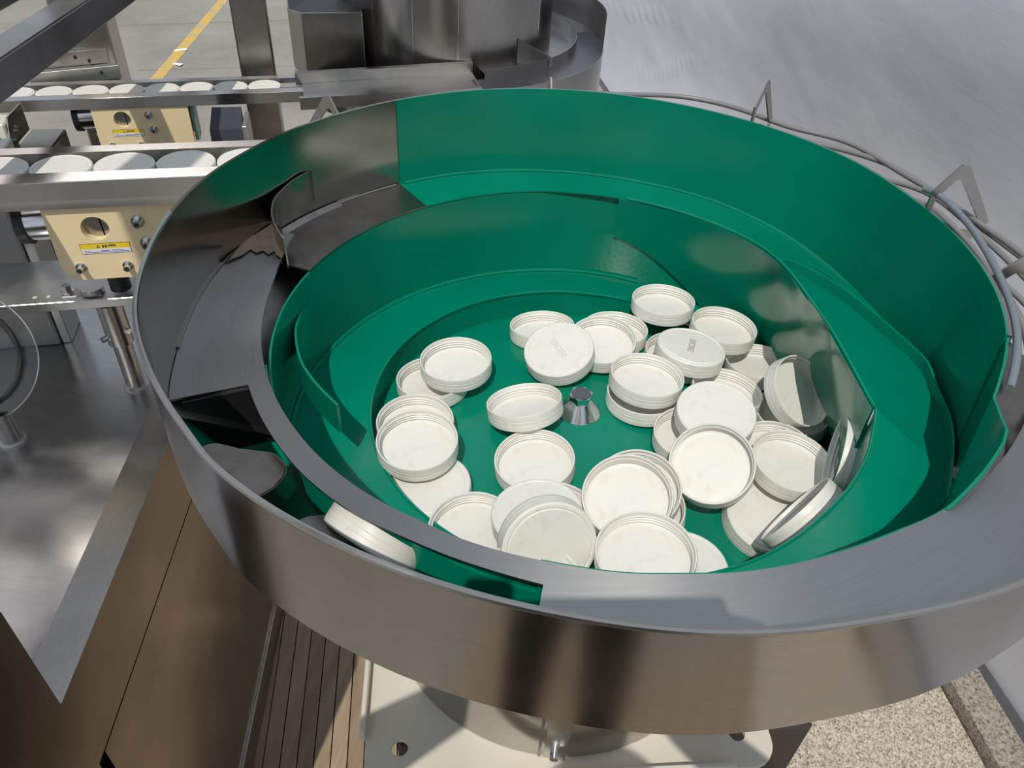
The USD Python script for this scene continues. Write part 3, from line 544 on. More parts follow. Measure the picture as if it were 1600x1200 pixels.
CAPS = {
    "A2": ((-0.1649, 0.016, -0.211), (-0.066, 0.0435, 0.9969), True, 'open white cap half hidden under another, nearest the well wall at upper left', None, 0.0),
    "B3": ((-0.1303, -0.1361, -0.2153), (-0.0809, -0.0667, 0.9945), False, 'white cap lying face up at the bottom of the left stack, smooth disc showing', None, 0.0),
    "B2": ((-0.163, -0.0634, -0.2045), (-0.0088, -0.0409, 0.9991), True, 'open white cap in the middle of the left stack, only its far rim showing', None, 0.0),
    "B1": ((-0.1496, -0.1054, -0.1887), (-0.0073, -0.086, 0.9963), True, 'open white cap on top of the leaning stack at the far left', None, 0.0),
    "A1": ((-0.1411, 0.028, -0.1905), (-0.0575, -0.0088, 0.9983), True, 'open white cap resting on another at the upper left of the pile', None, 0.0),
    "F": ((0.0297, 0.1556, -0.21), (-0.019, 0.0808, 0.9965), True, 'scuffed white cap edge peeking out behind the open cap at the back', None, 0.0),
    "C": ((-0.0592, 0.1452, -0.2125), (-0.0949, 0.1586, 0.9828), True, 'open white cap at the back, half hidden behind the face-up embossed cap', None, 0.0),
    "E": ((0.0147, 0.1023, -0.1916), (-0.0628, -0.1513, 0.9865), True, 'open white cap just right of the face-up embossed cap at the back', None, 0.0),
    "D": ((-0.0322, 0.0646, -0.1854), (-0.1678, -0.2575, 0.9516), False, 'face-up white cap with faint raised lettering, above and left of the steel bolt', ('cap_emboss', 62, 0, 0.0055, 0), 0.0),
    "G": ((0.0851, 0.2117, -0.1968), (-0.0216, 0.0649, 0.9977), True, 'farthest white cap, an open one at the very back of the pile', None, 0.0),
    "H": ((0.1584, 0.1701, -0.1954), (0.0559, 0.0173, 0.9983), True, 'open white cap half in shade, second from the back on the right', None, 0.0),
    "I2": ((0.1056, 0.1195, -0.2074), (0.0242, 0.0045, 0.9997), True, 'open white cap tucked under the cap with dark lettering', None, 0.0),
    "I": ((0.116, 0.1049, -0.1865), (0.0733, 0.0788, 0.9942), False, 'face-up white cap with dark red-grey SINICARE lettering in the back right', ('cap_print', -72, 0, 0.0055, 0), 0.0),
    "J2": ((0.0658, 0.027, -0.1998), (-0.0209, 0.0421, 0.9989), True, 'lower white cap of the pair right of the steel bolt', None, 0.0),
    "J": ((0.0666, 0.0339, -0.1803), (0.036, 0.0481, 0.9982), True, 'open white cap on top of the pair right of the steel bolt', None, 0.0),
    "N": ((0.2027, 0.1382, -0.2181), (-0.061, 0.1102, 0.992), True, 'open white cap half in shade behind the big tilted cap on the right', None, 0.0),
    "M2": ((0.2313, 0.0533, -0.2179), (-0.0889, -0.0379, 0.9953), True, 'open white cap lying under the big tilted cap on the right', None, 0.0),
    "M": ((0.2306, 0.0436, -0.1814), (0.4877, -0.4184, 0.7663), True, 'big white cap tilted up on its side on the right, split between sun and shade', None, 0.0),
    "L2": ((0.1161, -0.0334, -0.1944), (-0.0495, -0.036, 0.9981), True, 'white cap mostly buried under the round tipped cap and the mould-ringed cap', None, 0.0),
    "K2": ((0.1587, 0.0626, -0.2076), (0.0622, 0.0598, 0.9963), True, 'open white cap with threads showing behind the smooth mould-ringed cap', None, 0.0),
    "K": ((0.1347, -0.0232, -0.1696), (-0.0252, -0.19, 0.9815), False, 'smooth face-up white cap with mould rings in the middle right of the pile', None, 0.0),
    "L": ((0.1277, -0.0948, -0.1736), (-0.2019, -0.4736, 0.8573), True, 'open white cap tipped toward the viewer in the middle right, nearly round', None, 0.0),
    "O2": ((0.1994, -0.0213, -0.2087), (-0.1379, -0.0233, 0.9902), True, 'open white cap showing only threads between the round tipped cap and the leaning one', None, 0.0),
    "Q": ((0.1901, -0.1056, -0.221), (0.1096, -0.1776, 0.978), False, 'face-up white cap at the right front beneath the cap standing on edge', None, 0.0),
    "O": ((0.2101, -0.0592, -0.1874), (0.0526, -0.0673, 0.9963), True, 'open white cap leaning on the right with its right edge in shade', None, 0.0),
    "S": ((0.2368, -0.076, -0.16), (-0.9814, 0.192, -0.0024), True, 'narrow white cap standing upright at the far right of the pile', None, 0.0),
    "R": ((0.1955, -0.1425, -0.168), (-0.7731, 0.5216, 0.3608), True, 'white cap standing on edge against the right front wall, long groove along its side', None, 0.0),
    "Yy": ((-0.0363, -0.0932, -0.2036), (-0.0931, -0.0769, 0.9927), True, 'open white cap in the middle front of the tilted one left of the bolt', None, 0.0),
    "Y": ((-0.0578, -0.0236, -0.1909), (-0.2173, 0.2221, 0.9505), True, 'open white cap tilted back just left of the steel bolt', None, 0.0),
    "X": ((-0.0772, -0.1925, -0.1977), (-0.042, -0.0439, 0.9982), True, 'open white cap at the left front, cut off by the steel track', None, 0.0),
    "T2": ((-0.009, -0.1662, -0.1949), (-0.0277, 0.0158, 0.9995), True, 'open white cap with only a threaded corner showing behind the bluish face-up cap', None, 0.0),
    "T": ((-0.0241, -0.1841, -0.1742), (-0.1319, 0.009, 0.9912), False, 'bluish face-up white cap in the front left, partly covered by another', None, 0.0),
    "Z3": ((0.0692, -0.1345, -0.2038), (-0.1517, -0.1062, 0.9827), True, 'bottom cap of the centre front stack, a sliver at its right', None, 0.0),
    "Z2": ((0.0614, -0.1345, -0.1797), (-0.0971, -0.3084, 0.9463), True, 'open cap with dirty threads second in the centre front stack', None, 0.0),
    "Z1": ((0.0511, -0.1599, -0.1647), (-0.1195, -0.3529, 0.928), True, 'open cream cap on top of the centre front stack', None, 0.0),
    "U": ((-0.0071, -0.2346, -0.1593), (0.3341, -0.8447, 0.4181), False, 'face-out white cap with raised ring leaning on the bluish cap in the front', None, 0.0),
    "V": ((-0.0155, -0.2635, -0.1585), (0.0904, 0.1847, 0.9786), True, 'white cap at the very front whose pale rim covers the ringed cap', None, 0.0),
    "BB": ((0.1017, -0.2049, -0.191), (-0.0787, -0.0023, 0.9969), False, 'face-up white cap peeking out right of the nearest open cap, letters partly showing', ('cap_emboss', 20, -0.0, 0.006, 0), 0.0),
    "AA": ((0.0662, -0.2309, -0.1478), (-0.0766, -0.0743, 0.9943), True, 'large open white cap nearest the viewer at the front edge of the track', None, 0.0),
}
GB_ = "white screw caps lying in the green bowl"
for k, (top, n, op, label, text, roll) in CAPS.items():
    cap(top, n, op, label, GB_, text, roll)
cap((-0.1335, -0.2660, -0.1260), (0.37, 0.76, 0.53), True, "lone cream cap tipped on its edge in the window of the steel track", "white screw caps on the track")

# ------------------------------------------------------------------ cables held by the brackets
def cable(pts, r, m, label, group=None):
    q = [(rr * math.cos(math.radians(t)), rr * math.sin(math.radians(t)), z) for rr, t, z in pts]
    single("air_hose" if m == "hose" else "cable", tube(q, r, 10, 120), m, label, "hose" if m == "hose" else "cable", group, smooth=60)
cable([(.385, 108, -.03), (.395, 98, -.015), (.4025, 91.6, -.016), (.4318, 80.4, -.018), (.4300, 67.4, -.020), (.4180, 60, -.020), (.4290, 52.0, -.020), (.4107, 39.8, -.020), (.3990, 29.4, -.018), (.3960, 20, -.018), (.4039, 12.3, -.02), (.43, 2, -.06)], .0030, "cable", "grey cable running highest along the back of the bowl's rim")
cable([(.3900, 66, -.030), (.3959, 61.3, -.028), (.4141, 52.0, -.026), (.4184, 40.6, -.022), (.4050, 30.3, -.022), (.3990, 23, -.022), (.4153, 14.9, -.03), (.44, 5, -.05)], .0030, "cable", "grey cable crossing under the highest one behind the rim")
cable([(.3580, 50, -.035), (.3640, 44, -.028), (.3778, 38.5, -.022), (.3900, 31.6, -.018), (.3890, 24.0, -.020), (.3980, 15, -.03), (.4218, 4, -.05)], .0028, "cable", "grey cable hugging the rim before the large bracket")
cable([(.3400, 25.5, .009), (.3400, 22.7, .012), (.3433, 16.8, .008), (.3390, 7.9, .004), (.3365, -1.3, .0), (.3355, -9.6, -.002), (.3352, -17.4, -.004), (.3360, -24.9, -.012)], .0032, "hose", "thick blue-grey hose curving down the rim to the broken edge at the right")
cable([(.3500, 31, -.020), (.3570, 24.1, -.012), (.3604, 21.7, -.015), (.3648, 18.9, -.020), (.3600, 8.0, -.025), (.3640, .8, -.030), (.3720, -6, -.050)], .0030, "cable", "grey cable dropping away to the right beside the thick hose")
cable([(.3480, 30, -.032), (.3592, 21.7, -.024), (.3666, 14.8, -.030), (.3770, 9.0, -.035), (.3950, 4, -.045), (.4200, -2, -.07)], .0028, "cable", "lowest grey cable fanning out to the right from the large bracket")
# ------------------------------------------------------------------ the two conveyors
def rail_profile(fr, pts, s0, s1):
    pg = Polygon(pts); v, f = extrude(pg, s1 - s0); v = np.stack([s0 + v[:, 2], v[:, 0], v[:, 1]], -1); return flipfix(fr(v), f)

def conveyor(fr, zt, s0, s1, label, base, k=1.0):
    """k shrinks the rails' height."""
    t = thing("cap_conveyor", label, "conveyor", base); Z = lambda d: zt + d * k
    part(t, "front_rail", rail_profile(fr, [(.036, Z(.005)), (.036, Z(.0065)), (.0545, Z(.0025)), (.0560, Z(.0015)), (.0560, Z(-.0235)), (.0566, Z(-.0265)), (.0566, Z(-.036)), (.0552, Z(-.036)), (.0552, Z(-.0272)), (.0545, Z(-.0245)), (.0545, Z(.0005))], s0, s1), "rail")
    part(t, "back_rail", rail_profile(fr, [(-.0430, Z(-.018)), (-.0430, Z(.0005)), (-.058, Z(.0035)), (-.058, Z(.002)), (-.0445, Z(-.001)), (-.0445, Z(-.018))], s0, s1), "rail")
    part(t, "tray", rail_profile(fr, [(-.0445, zt - .0215), (.0545, zt - .0215), (.0545, zt - .0232), (-.0445, zt - .0232)], s0, s1), "steel_dark")
    return t
OA, EA = (-0.7791, 0.2503, 0), (.9318, .3630); FA = frame(OA, EA)
ca = conveyor(FA, -0.143, -0.42, 0.56, "near stainless rail conveyor carrying white caps behind the bowl feeder at the left", (-0.7791, 0.2503, -0.176))
part(ca, "support_rail", rail_profile(FA, [(-.03, -.162), (.040, -.162), (.040, -.174), (-.03, -.174)], -0.42, 0.50), "alu")
OB, EB = (-1.2859, 0.9145, 0), (.9200, .3920); FB = frame(OB, EB)
cb = conveyor(FB, -0.315, -0.16, 0.575, "far stainless rail conveyor carrying white caps to the steel feeder", (-1.2859, 0.9145, -0.352), 0.62)
NS = "white caps face up in a row on the near conveyor"; FS = "white caps face up in a row on the far conveyor"
near = {-.0405: "near conveyor cap at the left picture edge", .0400: "near conveyor cap, second from the left picture edge", .1205: "near conveyor cap, third from the left picture edge, partly in shade", .2010: "near conveyor cap, fourth from the left picture edge, partly in shade", .2815: "near conveyor cap next to the bowl's rim, cut off by it"}
for s, l in near.items():
    p = FA(np.array([[s, 0, -.143]]))[0]; cap(p, (0, 0, 1), False, "white " + l, NS)
far_words = ["first", "second", "third", "fourth", "fifth", "sixth", "seventh"]
sf = [.0375 + .0752 * i for i in range(7)]
DB = .0375 / CR
def small_cap(fr, s, z, label, grp):
    p = fr(np.array([[s, 0, z]]))[0]; A = cap_matrix(p, (0, 0, 1), False); A[:3, :3] *= DB
    t = thing("white_cap", label, "cap", group=grp, mtx=A); t.GetReferences().AddInternalReference(proto.GetPath()); t.SetInstanceable(True)
    t.SetCustomDataByKey("label", label); t.SetCustomDataByKey("group", grp)
for i, s in enumerate(sf):
    small_cap(FB, s, -.315, "white cap on the far conveyor, %s counted from the left after the beam" % far_words[i], FS)
small_cap(FB, -.0385, -.315, "white cap on the far conveyor, half under the dark beam at the left", FS)

# ------------------------------------------------------------------ vibrating drive units under the conveyors
def drive_unit(fr, label, base, s0, z0, o0):
    """s0, z0: left end and top of the front plate, o0 its face."""
    t = thing("linear_drive", label, "drive unit", base)
    W_, H_ = .203, .118
    pg = rounded(s0, z0 - H_, s0 + W_, z0, .007)
    pg = pg.difference(Polygon([(s0 - .01, z0 - H_ - .01), (s0 + .022, z0 - H_ - .01), (s0 + .022, z0 - H_), (s0 + .012, z0 - H_ + .0025), (s0 + .005, z0 - H_ + .009), (s0 + .0015, z0 - H_ + .018), (s0, z0 - H_ + .030), (s0 - .01, z0 - H_ + .03)]))
    hc = (s0 + .060, z0 - .0385)
    fp = part(t, "front_plate", upright(pg.difference(Point(hc).buffer(.0180, quad_segs=16)), o0 - .012, o0, fr), "beige")
    disc = Point(hc).buffer(.0205, quad_segs=16)
    slot = Polygon([(hc[0] + .0035, hc[1] + .03), (hc[0] + .0055, hc[1] + .03), (hc[0] + .0075, hc[1] - .03), (hc[0] + .0055, hc[1] - .03)])
    part(fp, "leaf_spring", upright(disc.difference(slot), o0 - .0150, o0 - .0122, fr), "steel", label="steel disc with a dark slot behind the round hole")
    part(fp, "hole_back", upright(disc, o0 - .021, o0 - .018, fr), "black")
    for ds, dz, rr in ((.117, .030, .0088), (.121, .0635, .0088), (.026, .0965, .0070), (.0875, .0980, .0070)):
        cc = (s0 + ds, z0 - dz); P = lambda o: fr(np.array([[cc[0], o, cc[1]]]))[0]
        b = part(fp, "socket_bolt", join(cyl(P(o0 - .001), P(o0 + .0022), rr, 28), cyl(P(o0 + .002), P(o0 + .0040), rr * .82, 28), cyl(P(o0 + .0038), P(o0 + .0125), rr * .60, 24)), "chrome")
        part(t, "bolt_socket", cyl(P(o0 + .0124), P(o0 + .0128), rr * .34, 6), "black")
    sx0, sx1, sz0, sz1 = s0 + .033, s0 + .0985, z0 - .0770, z0 - .0610
    st = part(t, "warning_sticker", frame_box(fr, (sx0, o0 + .0001, sz0), (sx1, o0 + .0004, sz1)), "ink", label="small yellow and white warning sticker", smooth=False)
    mid = (sz0 + sz1) / 2 - .0002; e_ = .0006
    part(st, "yellow_field", frame_box(fr, (sx0 + e_, o0 + .0003, mid), (sx1 - e_, o0 + .0006, sz1 - e_)), "yellow", smooth=False)
    part(st, "white_field", frame_box(fr, (sx0 + e_, o0 + .0003, sz0 + e_), (sx1 - e_, o0 + .0006, mid)), "paper", smooth=False)
    xm = sx0 + .021; tri = Polygon([(xm, mid + .0014), (xm + .0050, mid + .0014), (xm + .0025, mid + .0062)]); tri = tri.difference(tri.buffer(-.0008))
    ch = [upright(tri, o0 + .0005, o0 + .0008, fr)]
    for i, w in enumerate((.0020, .0022, .0016, .0016, .0016, .0016, .0016)):
        x = sx0 + (.0290, .0325, .0365, .0386, .0407, .0428, .0449)[i]
        ch += [frame_box(fr, (x, o0 + .0005, mid + .0016 + .0014 * (i > 1)), (x + w, o0 + .0008, mid + .0056))]
    part(st, "print_mark", join(*ch), "ink", smooth=False, label="warning triangle and characters, too small to read")
    ln = [frame_box(fr, (sx0 + .004, o0 + .0005, sz0 + .0042), (sx0 + .012, o0 + .0008, sz0 + .0052)), frame_box(fr, (sx0 + .026, o0 + .0005, sz0 + .0042), (sx0 + .037, o0 + .0008, sz0 + .0052)), frame_box(fr, (sx0 + .040, o0 + .0005, sz0 + .0042), (sx0 + .056, o0 + .0008, sz0 + .0052)), frame_box(fr, (sx0 + .004, o0 + .0005, sz0 + .0022), (sx1 - .003, o0 + .0008, sz0 + .0030))]
    part(st, "print_line", join(*ln), "ink_blue", smooth=False, label="lines of tiny unreadable print")
    part(t, "back_plate", upright(rounded(s0 - .006, z0 - H_ + .022, s0 + W_ + .006, z0 - .004, .004), o0 - .075, o0 - .060, fr), "pale_green")
    part(t, "side_plate", frame_box(fr, (s0 - .003, o0 - .062, z0 - .094), (s0 + .004, o0 - .012, z0 - .008), .002), "pale_green", label="pale green painted side plate")
    part(t, "side_plate", frame_box(fr, (s0 + W_ + .001, o0 - .062, z0 - .100), (s0 + W_ + .011, o0 - .016, z0 - .004), .002), "pale_green", label="pale green painted side plate")
    P = lambda s, o, z: fr(np.array([[s, o, z]]))[0]
    cl = part(t, "coil_cylinder", cyl(P(s0 - .036, o0 - .045, z0 - .042), P(s0 - .002, o0 - .045, z0 - .042), .0290, 36), "chrome", label="bright metal cylinder at the left end")
    part(cl, "end_ring", cyl(P(s0 - .046, o0 - .045, z0 - .044), P(s0 - .034, o0 - .045, z0 - .044), .0320, 36), "black")
    for dz, so in ((.012, -.009), (.080, -.010)):
        part(t, "side_nut", cyl(P(s0 + so, o0 - .030, z0 - dz), P(s0 - .002, o0 - .030, z0 - dz), .0052, 6), "chrome", smooth=False)
    for ds in (.055, .170):
        part(t, "rubber_foot", cyl(P(s0 + ds, o0 - .045, z0 - .162), P(s0 + ds, o0 - .045, z0 - .112), .0150, 24), "black")
    part(t, "top_clamp", frame_box(fr, (s0 - .012, o0 - .058, z0 - .0065), (s0 + W_ + .0005, o0 - .0135, z0 + .0002), .0015), "alu")
    return t
da = drive_unit(FA, "near beige vibrating drive unit with bolts and yellow sticker under the near conveyor", (-0.66, 0.25, -0.345), .0130, -.1750, .050)
db = drive_unit(FB, "far beige vibrating drive unit with yellow sticker under the far conveyor", (-1.05, 0.95, -0.495), .1130, -.3255, .0530)

# shelf that carries the near drive unit, on steel pillars
sh = thing("drive_shelf", "long grey aluminium shelf plate under the near drive unit", "shelf", (*FA(np.array([[.0, 0, 0]]))[0][:2], -0.364))
part(sh, "plate", frame_box(FA, (-.50, -.105, -.3605), (.30, .022, -.3450), .0012), "alu")
for s in (-.055, -.036, .070):
    part(sh, "screw_hole", cyl(FA(np.array([[s, .004, -.3452]]))[0], FA(np.array([[s, .004, -.3445]]))[0], .0032, 16), "white_paint", label="bright countersunk screw head")
br_ = part(sh, "foot_bracket", upright(Polygon([(-.016, -.345), (.038, -.345), (.038, -.3425), (-.016, -.3425)]), -.012, .010, FA), "steel")
part(br_, "foot_washer", cyl(FA(np.array([[.0250, 0, -.3425]]))[0], FA(np.array([[.0250, 0, -.3345]]))[0], .0165, 28), "alu")
hb_ = part(sh, "hex_bolt", cyl(FA(np.array([[-.010, -.002, -.3425]]))[0], FA(np.array([[-.010, -.002, -.3305]]))[0], .0068, 6), "steel", smooth=False)
part(hb_, "bolt_washer", cyl(FA(np.array([[-.010, -.002, -.3425]]))[0], FA(np.array([[-.010, -.002, -.3400]]))[0], .0092, 20), "chrome")
def pillar(x, y, zt, label, collar=True):
    t = thing("steel_pillar", label, "pillar", (x, y, -0.530))
    part(t, "post", lathe([(0, -.528), (.0145, -.528), (.0145, zt), (0, zt)], 32, (x, y, 0)), "steel")
    part(t, "base_ring", lathe([(0, -.530), (.0195, -.530), (.0195, -.527), (.0150, -.5250), (0, -.5250)], 32, (x, y, 0)), "alu")
    if collar:
        c = part(t, "sleeve", lathe([(.0145, zt - .075), (.0190, zt - .075), (.0190, zt), (.0145, zt)], 32, (x, y, 0)), "steel")
        part(c, "set_screw", cyl((x - .010, y - .016, zt - .060), (x - .0145, y - .0235, zt - .060), .0050, 12), "chrome")
        part(t, "set_screw", cyl((x + .014, y - .004, zt - .048), (x + .025, y - .006, zt - .048), .0042, 12), "chrome")
pillar(-.738, .262, -.361, "steel pillar with sleeve under the shelf's right end")
pillar(-.850, .103, -.470, "short steel pillar at the left picture edge on the cabinet", False)
pillar(-.968, .405, -.361, "steel pillar behind the shelf, only its foot showing", False)
pillar(-1.020, .335, -.361, "steel pillar at the far left under the shelf", False)

# clear round cover with black hose at the left edge
cv = thing("clear_cover", "clear plastic round cover with a black hose at the left picture edge", "cover", (-.865, .13, -.50))
cc = np.array([-.893, .125, -.395]); nn = np.array([.35, -.80, .48]); nn /= np.linalg.norm(nn); a1 = np.cross([0, 0, 1.0], nn); a1 /= np.linalg.norm(a1); a2 = np.cross(nn, a1)
def ring3(r, th0, th1, k): t = np.radians(np.linspace(th0, th1, k)); return cc + r * (np.cos(t)[:, None] * a1 + np.sin(t)[:, None] * a2)
T_ = trimesh.geometry.align_vectors([0, 0, 1], nn); T_[:3, 3] = cc
m_ = trimesh.creation.cylinder(radius=.100, height=.004, sections=72); m_.apply_transform(T_)
part(cv, "clear_disc", m_, "acrylic")
part(cv, "disc_edge", tube(ring3(.100, -100, 120, 60), .0012, 8, 90), "alu", label="pale cut edge of the clear disc")
part(cv, "black_hose", tube(ring3(.078, -95, 80, 40) + nn * .006, .0042, 8, 80), "black")

# ------------------------------------------------------------------ the stainless cabinet the conveyors stand on
cz = -.530
cab = thing("machine_cabinet", "low stainless steel machine cabinet at the left with a sloping edge and door panels", "cabinet", (-.9, .3, -1.45))
d_ = np.array([-.2157, .9765]); m2_ = np.array([.9765, .2157])
c0 = np.array([-.590, -.233]); c1 = np.array([-.538, -.260]); e45 = np.array([-.865, .501])
i0, i1 = c0, c0 + d_ * .95; o0_, o1_ = c1, c1 + d_ * .97
lf0 = c1 - d_ * .001 - m2_ * .9
topP = Polygon([c0 - d_ * .03, i1, i1 - m2_ * .9, lf0])
part(cab, "top_plate", extrude(topP, .003, cz - .003), "steel_top")
part(cab, "sloping_edge", slab([np.array([[*i0, cz], [*i1, cz]]), np.array([[*o0_, cz - .012], [*o1_, cz - .012]])], -.0025, (0, 0, 1.0)), "steel", label="polished sloping edge along the cabinet's right side", smooth=False)
def panel(a, b, za, zb, inset, t=.012):
    n_ = np.array([b[1] - a[1], -(b[0] - a[0])]); n_ /= np.linalg.norm(n_)
    P = [np.array([*(a - n_ * inset), za]), np.array([*(b - n_ * inset), za])]; Q = [np.array([*(a - n_ * inset), zb]), np.array([*(b - n_ * inset), zb])]
    return slab([P, Q], -t, (n_[0], n_[1], 0))
part(cab, "side_panel", panel(o0_, o1_, cz - .0125, -.6945, .001), "steel_panel", smooth=False, label="fixed upper side panel")
part(cab, "door_panel", panel(o0_ + d_ * .018, o1_, -.6980, -1.366, .001), "steel_panel", smooth=False, label="large side door panel below the dark gap")
part(cab, "plinth", panel(o0_ + d_ * .02, o1_, -1.368, -1.45, -.004), "steel_panel", smooth=False, label="plinth strip at the cabinet's foot")
tp = Polygon([c1 - m2_ * .001, c1 - m2_ * .9, c1 - m2_ * .9 - d_ * .13, c1 - m2_ * .001 - d_ * .13])
part(cab, "front_housing", extrude(tp, 1.09, -1.45), "steel_panel", smooth=False, label="taller front housing of the cabinet at the picture's lower left")
part(cab, "body_core", extrude(Polygon([c1 + d_ * .03 - m2_ * .02, o1_ - m2_ * .02, o1_ - m2_ * .9, c1 + d_ * .03 - m2_ * .9]), .90, -1.45), "black")

# dark beam and posts of the frame
fm = thing("steel_gantry", "dark steel gantry beam crossing the upper left corner with its posts and upper rail", "gantry", (-.9, .6, -1.45))
BD = np.array([-.1990, .9800]); BD2 = np.array([-.047, .999]); A0 = np.array([-.7690, .1650])
def beam(p0, L0, L1, z0, z1, w, bev=.002, d=BD):
    fr = frame((*p0, 0), d); return frame_box(fr, (L0, -w, z0), (L1, 0, z1), bev)
part(fm, "beam", beam(A0, -.75, 1.9, -.060, -.0145, .040), "steel_dark")
part(fm, "beam_cap_strip", beam(A0 + np.array([-.0, .0]), -.75, 1.9, -.0135, -.012, .042, 0), "steel")
part(fm, "beam", beam(A0 - np.array([.155, .03]), -.75, 1.9, -.045, .010, .055), "steel_dark", label="second dark beam beyond the first")
part(fm, "overhead_rail", beam((-.630, -.43), -.6, 2.6, .86, .94, .085, .002, BD2), "steel_dark", label="upper frame rail outside the picture")
part(fm, "upper_housing", frame_box(frame((-1.05, 1.15, 0), (.93, .36)), (-1.3, -.35, .50), (.25, .20, 1.25), .01), "steel_dark", label="dark machine housing up on the gantry, outside the picture")
PO = FB(np.array([[.4335, -.12, 0]]))[0]
part(fm, "post", frame_box(FB, (.432, -.200, -1.45), (.514, -.120, .86), .004), "steel", label="upright steel post behind the far conveyor")
part(fm, "post", frame_box(FB, (.045, -.24, -1.45), (.157, -.125, .9), .004), "steel_panel", label="broad upright steel post behind the far conveyor's left end")

# small fittings between the conveyors
bx = thing("control_box", "dark blue-grey plastic box behind the near conveyor", "box", (-.86, .95, -1.45))
FBX = frame((-.852, .93, 0), (.94, .34))
hv = lambda s, o, z: FBX(np.array([[s, o, z]]))[0]
part(bx, "housing", V(mf.Manifold.hull_points(np.array([hv(-.036, .060, -.50), hv(.036, .060, -.50), hv(-.036, -.035, -.50), hv(.036, -.035, -.50), hv(-.034, .030, -.345), hv(.034, .030, -.345), hv(-.031, -.030, -.318), hv(.031, -.030, -.318)]))), "dark_box", smooth=False)
part(bx, "side_bracket", frame_box(FBX, (.037, -.035, -.50), (.046, .055, -.330), .001), "alu", label="bare metal bracket on the right side")
part(bx, "leg", frame_box(FBX, (-.02, -.02, -1.45), (.02, .02, -.499)), "grey_paint")
rb = thing("rail_block", "light aluminium rail block with end plate at the left end of the far conveyor", "rail block", (-1.30, .80, -1.45))
FR_ = frame((-1.255, .775, 0), (.95, .31))
part(rb, "profile", frame_box(FR_, (-.60, -.03, -.375), (0, .028, -.322), .003), "white_paint", label="bright aluminium profile")
part(rb, "end_plate", V(mf.Manifold.hull_points(np.vstack([frame_box(FR_, (.0005, -.075, -.372), (.004, .030, -.352))[0], frame_box(FR_, (.0005, -.075, -.320), (.004, .008, -.315))[0], ]))), "steel_panel", label="brown-grey bent end plate")
for o, z in ((.014, -.360), (-.010, -.350), (-.018, -.345)):
    part(rb, "screw", cyl(FR_(np.array([[.004, o, z]]))[0], FR_(np.array([[.008, o, z]]))[0], .0040, 12), "chrome")
part(rb, "column", frame_box(FR_, (-.36, -.06, -1.45), (-.02, .02, -.380), .003), "grey_paint", label="grey sheet metal column")
part(rb, "column_door", frame_box(FR_, (-.018, -.135, -1.45), (.055, -.02, -.395), .003), "steel_panel", label="narrow steel panel beside the column")
sb_ = thing("sensor_bracket", "small metal bracket with screws beside the dark beam", "bracket", (-1.22, 1.05, -1.45))
FS_ = frame((-1.235, 1.035, 0), (.80, .60))
part(sb_, "base_strip", frame_box(FS_, (-.12, -.03, -.325), (.07, .0, -.295), .001), "alu")
part(sb_, "upper_strip", frame_box(FS_, (-.12, -.045, -.294), (.055, -.02, -.262), .001), "steel")
part(sb_, "leg", frame_box(FS_, (-.02, -.03, -1.45), (.02, -.005, -.325)), "grey_paint")
for s, z in ((-.015, -.275), (.012, -.285), (.03, -.307)):
    part(sb_, "screw", cyl(FS_(np.array([[s, -.021 + .021 * (z < -.3), z]]))[0], FS_(np.array([[s, -.016 + .021 * (z < -.3), z]]))[0], .0035, 12), "black")
gp = thing("grey_column", "grey sheet metal column with light edge behind the near drive unit at the left", "column", (-.95, .38, -.53))
FG = frame((-.935, .345, 0), (.93, .36))
part(gp, "column_body", frame_box(FG, (-.14, -.07, -.53), (.008, .012, -.182), .003), "grey_paint")
part(gp, "edge_strip", frame_box(FG, (.010, -.06, -.53), (.026, .008, -.182), .002), "alu")

# ------------------------------------------------------------------ the steel feeder at the back
FC = np.array([-.529, 1.666]); zt = -.31
ff = thing("steel_feeder", "bare stainless steel bowl feeder behind the green one, with a tall drum", "bowl feeder", (*FC, -1.45))
def lc(prof, n=96): return lathe(prof, n, (*FC, 0))
def arc(r, t0, t1, z, k=60):
    t = np.radians(np.linspace(t0, t1, k)); return np.stack([FC[0] + r * np.cos(t), FC[1] + r * np.sin(t), 0 * t + z], -1)
part(ff, "hopper_drum", lc([(.298, -.40), (.300, -.40), (.300, .10), (.298, .10)]), "steel_far", label="tall polished drum")
part(ff, "track_floor", slab([arc(r, -60, 60, zt - .014) for r in (.300, .345, .376)], -.002, (0, 0, 1.0)), "steel_far")
part(ff, "lower_track", slab([arc(r, -67, 25, zt - .016) for r in (.372, .415, .450)], -.002, (0, 0, 1.0)), "steel_dark", label="dark outer track ending in the conveyor")
part(ff, "track_rail", slab([arc(.374, -62, 70, zt - .016), arc(.374, -62, 70, zt + .010)], .002), "steel_far", label="low upright rail on the track")
part(ff, "outer_rim", slab([arc(.452, 5, 75, zt - .02), arc(.452, 5, 75, zt + .075)], .002), "steel_dark", label="dark raised outer rim at the right")
part(ff, "outer_skirt", join(slab([arc(.452, -68, 90, -.43), arc(.452, -68, 90, zt - .014)], .002), slab([arc(.430, -150, -68, -.43), arc(.430, -150, -68, -.350)], .002)), "steel_far", label="steel skirt below the outer track")
part(ff, "lower_pan", lc([(.22, -.52), (.435, -.44), (.435, -.42), (.22, -.42)]), "steel_far")
part(ff, "drive_drum", lc([(0, -1.10), (.214, -1.10), (.214, -.45), (0, -.45)]), "steel_far", label="drive drum under the pan")
part(ff, "stand_box", frame_box(frame((*FC, 0), (.974, .225)), (-.25, -.25, -1.45), (.25, .25, -1.10), .005), "stand")
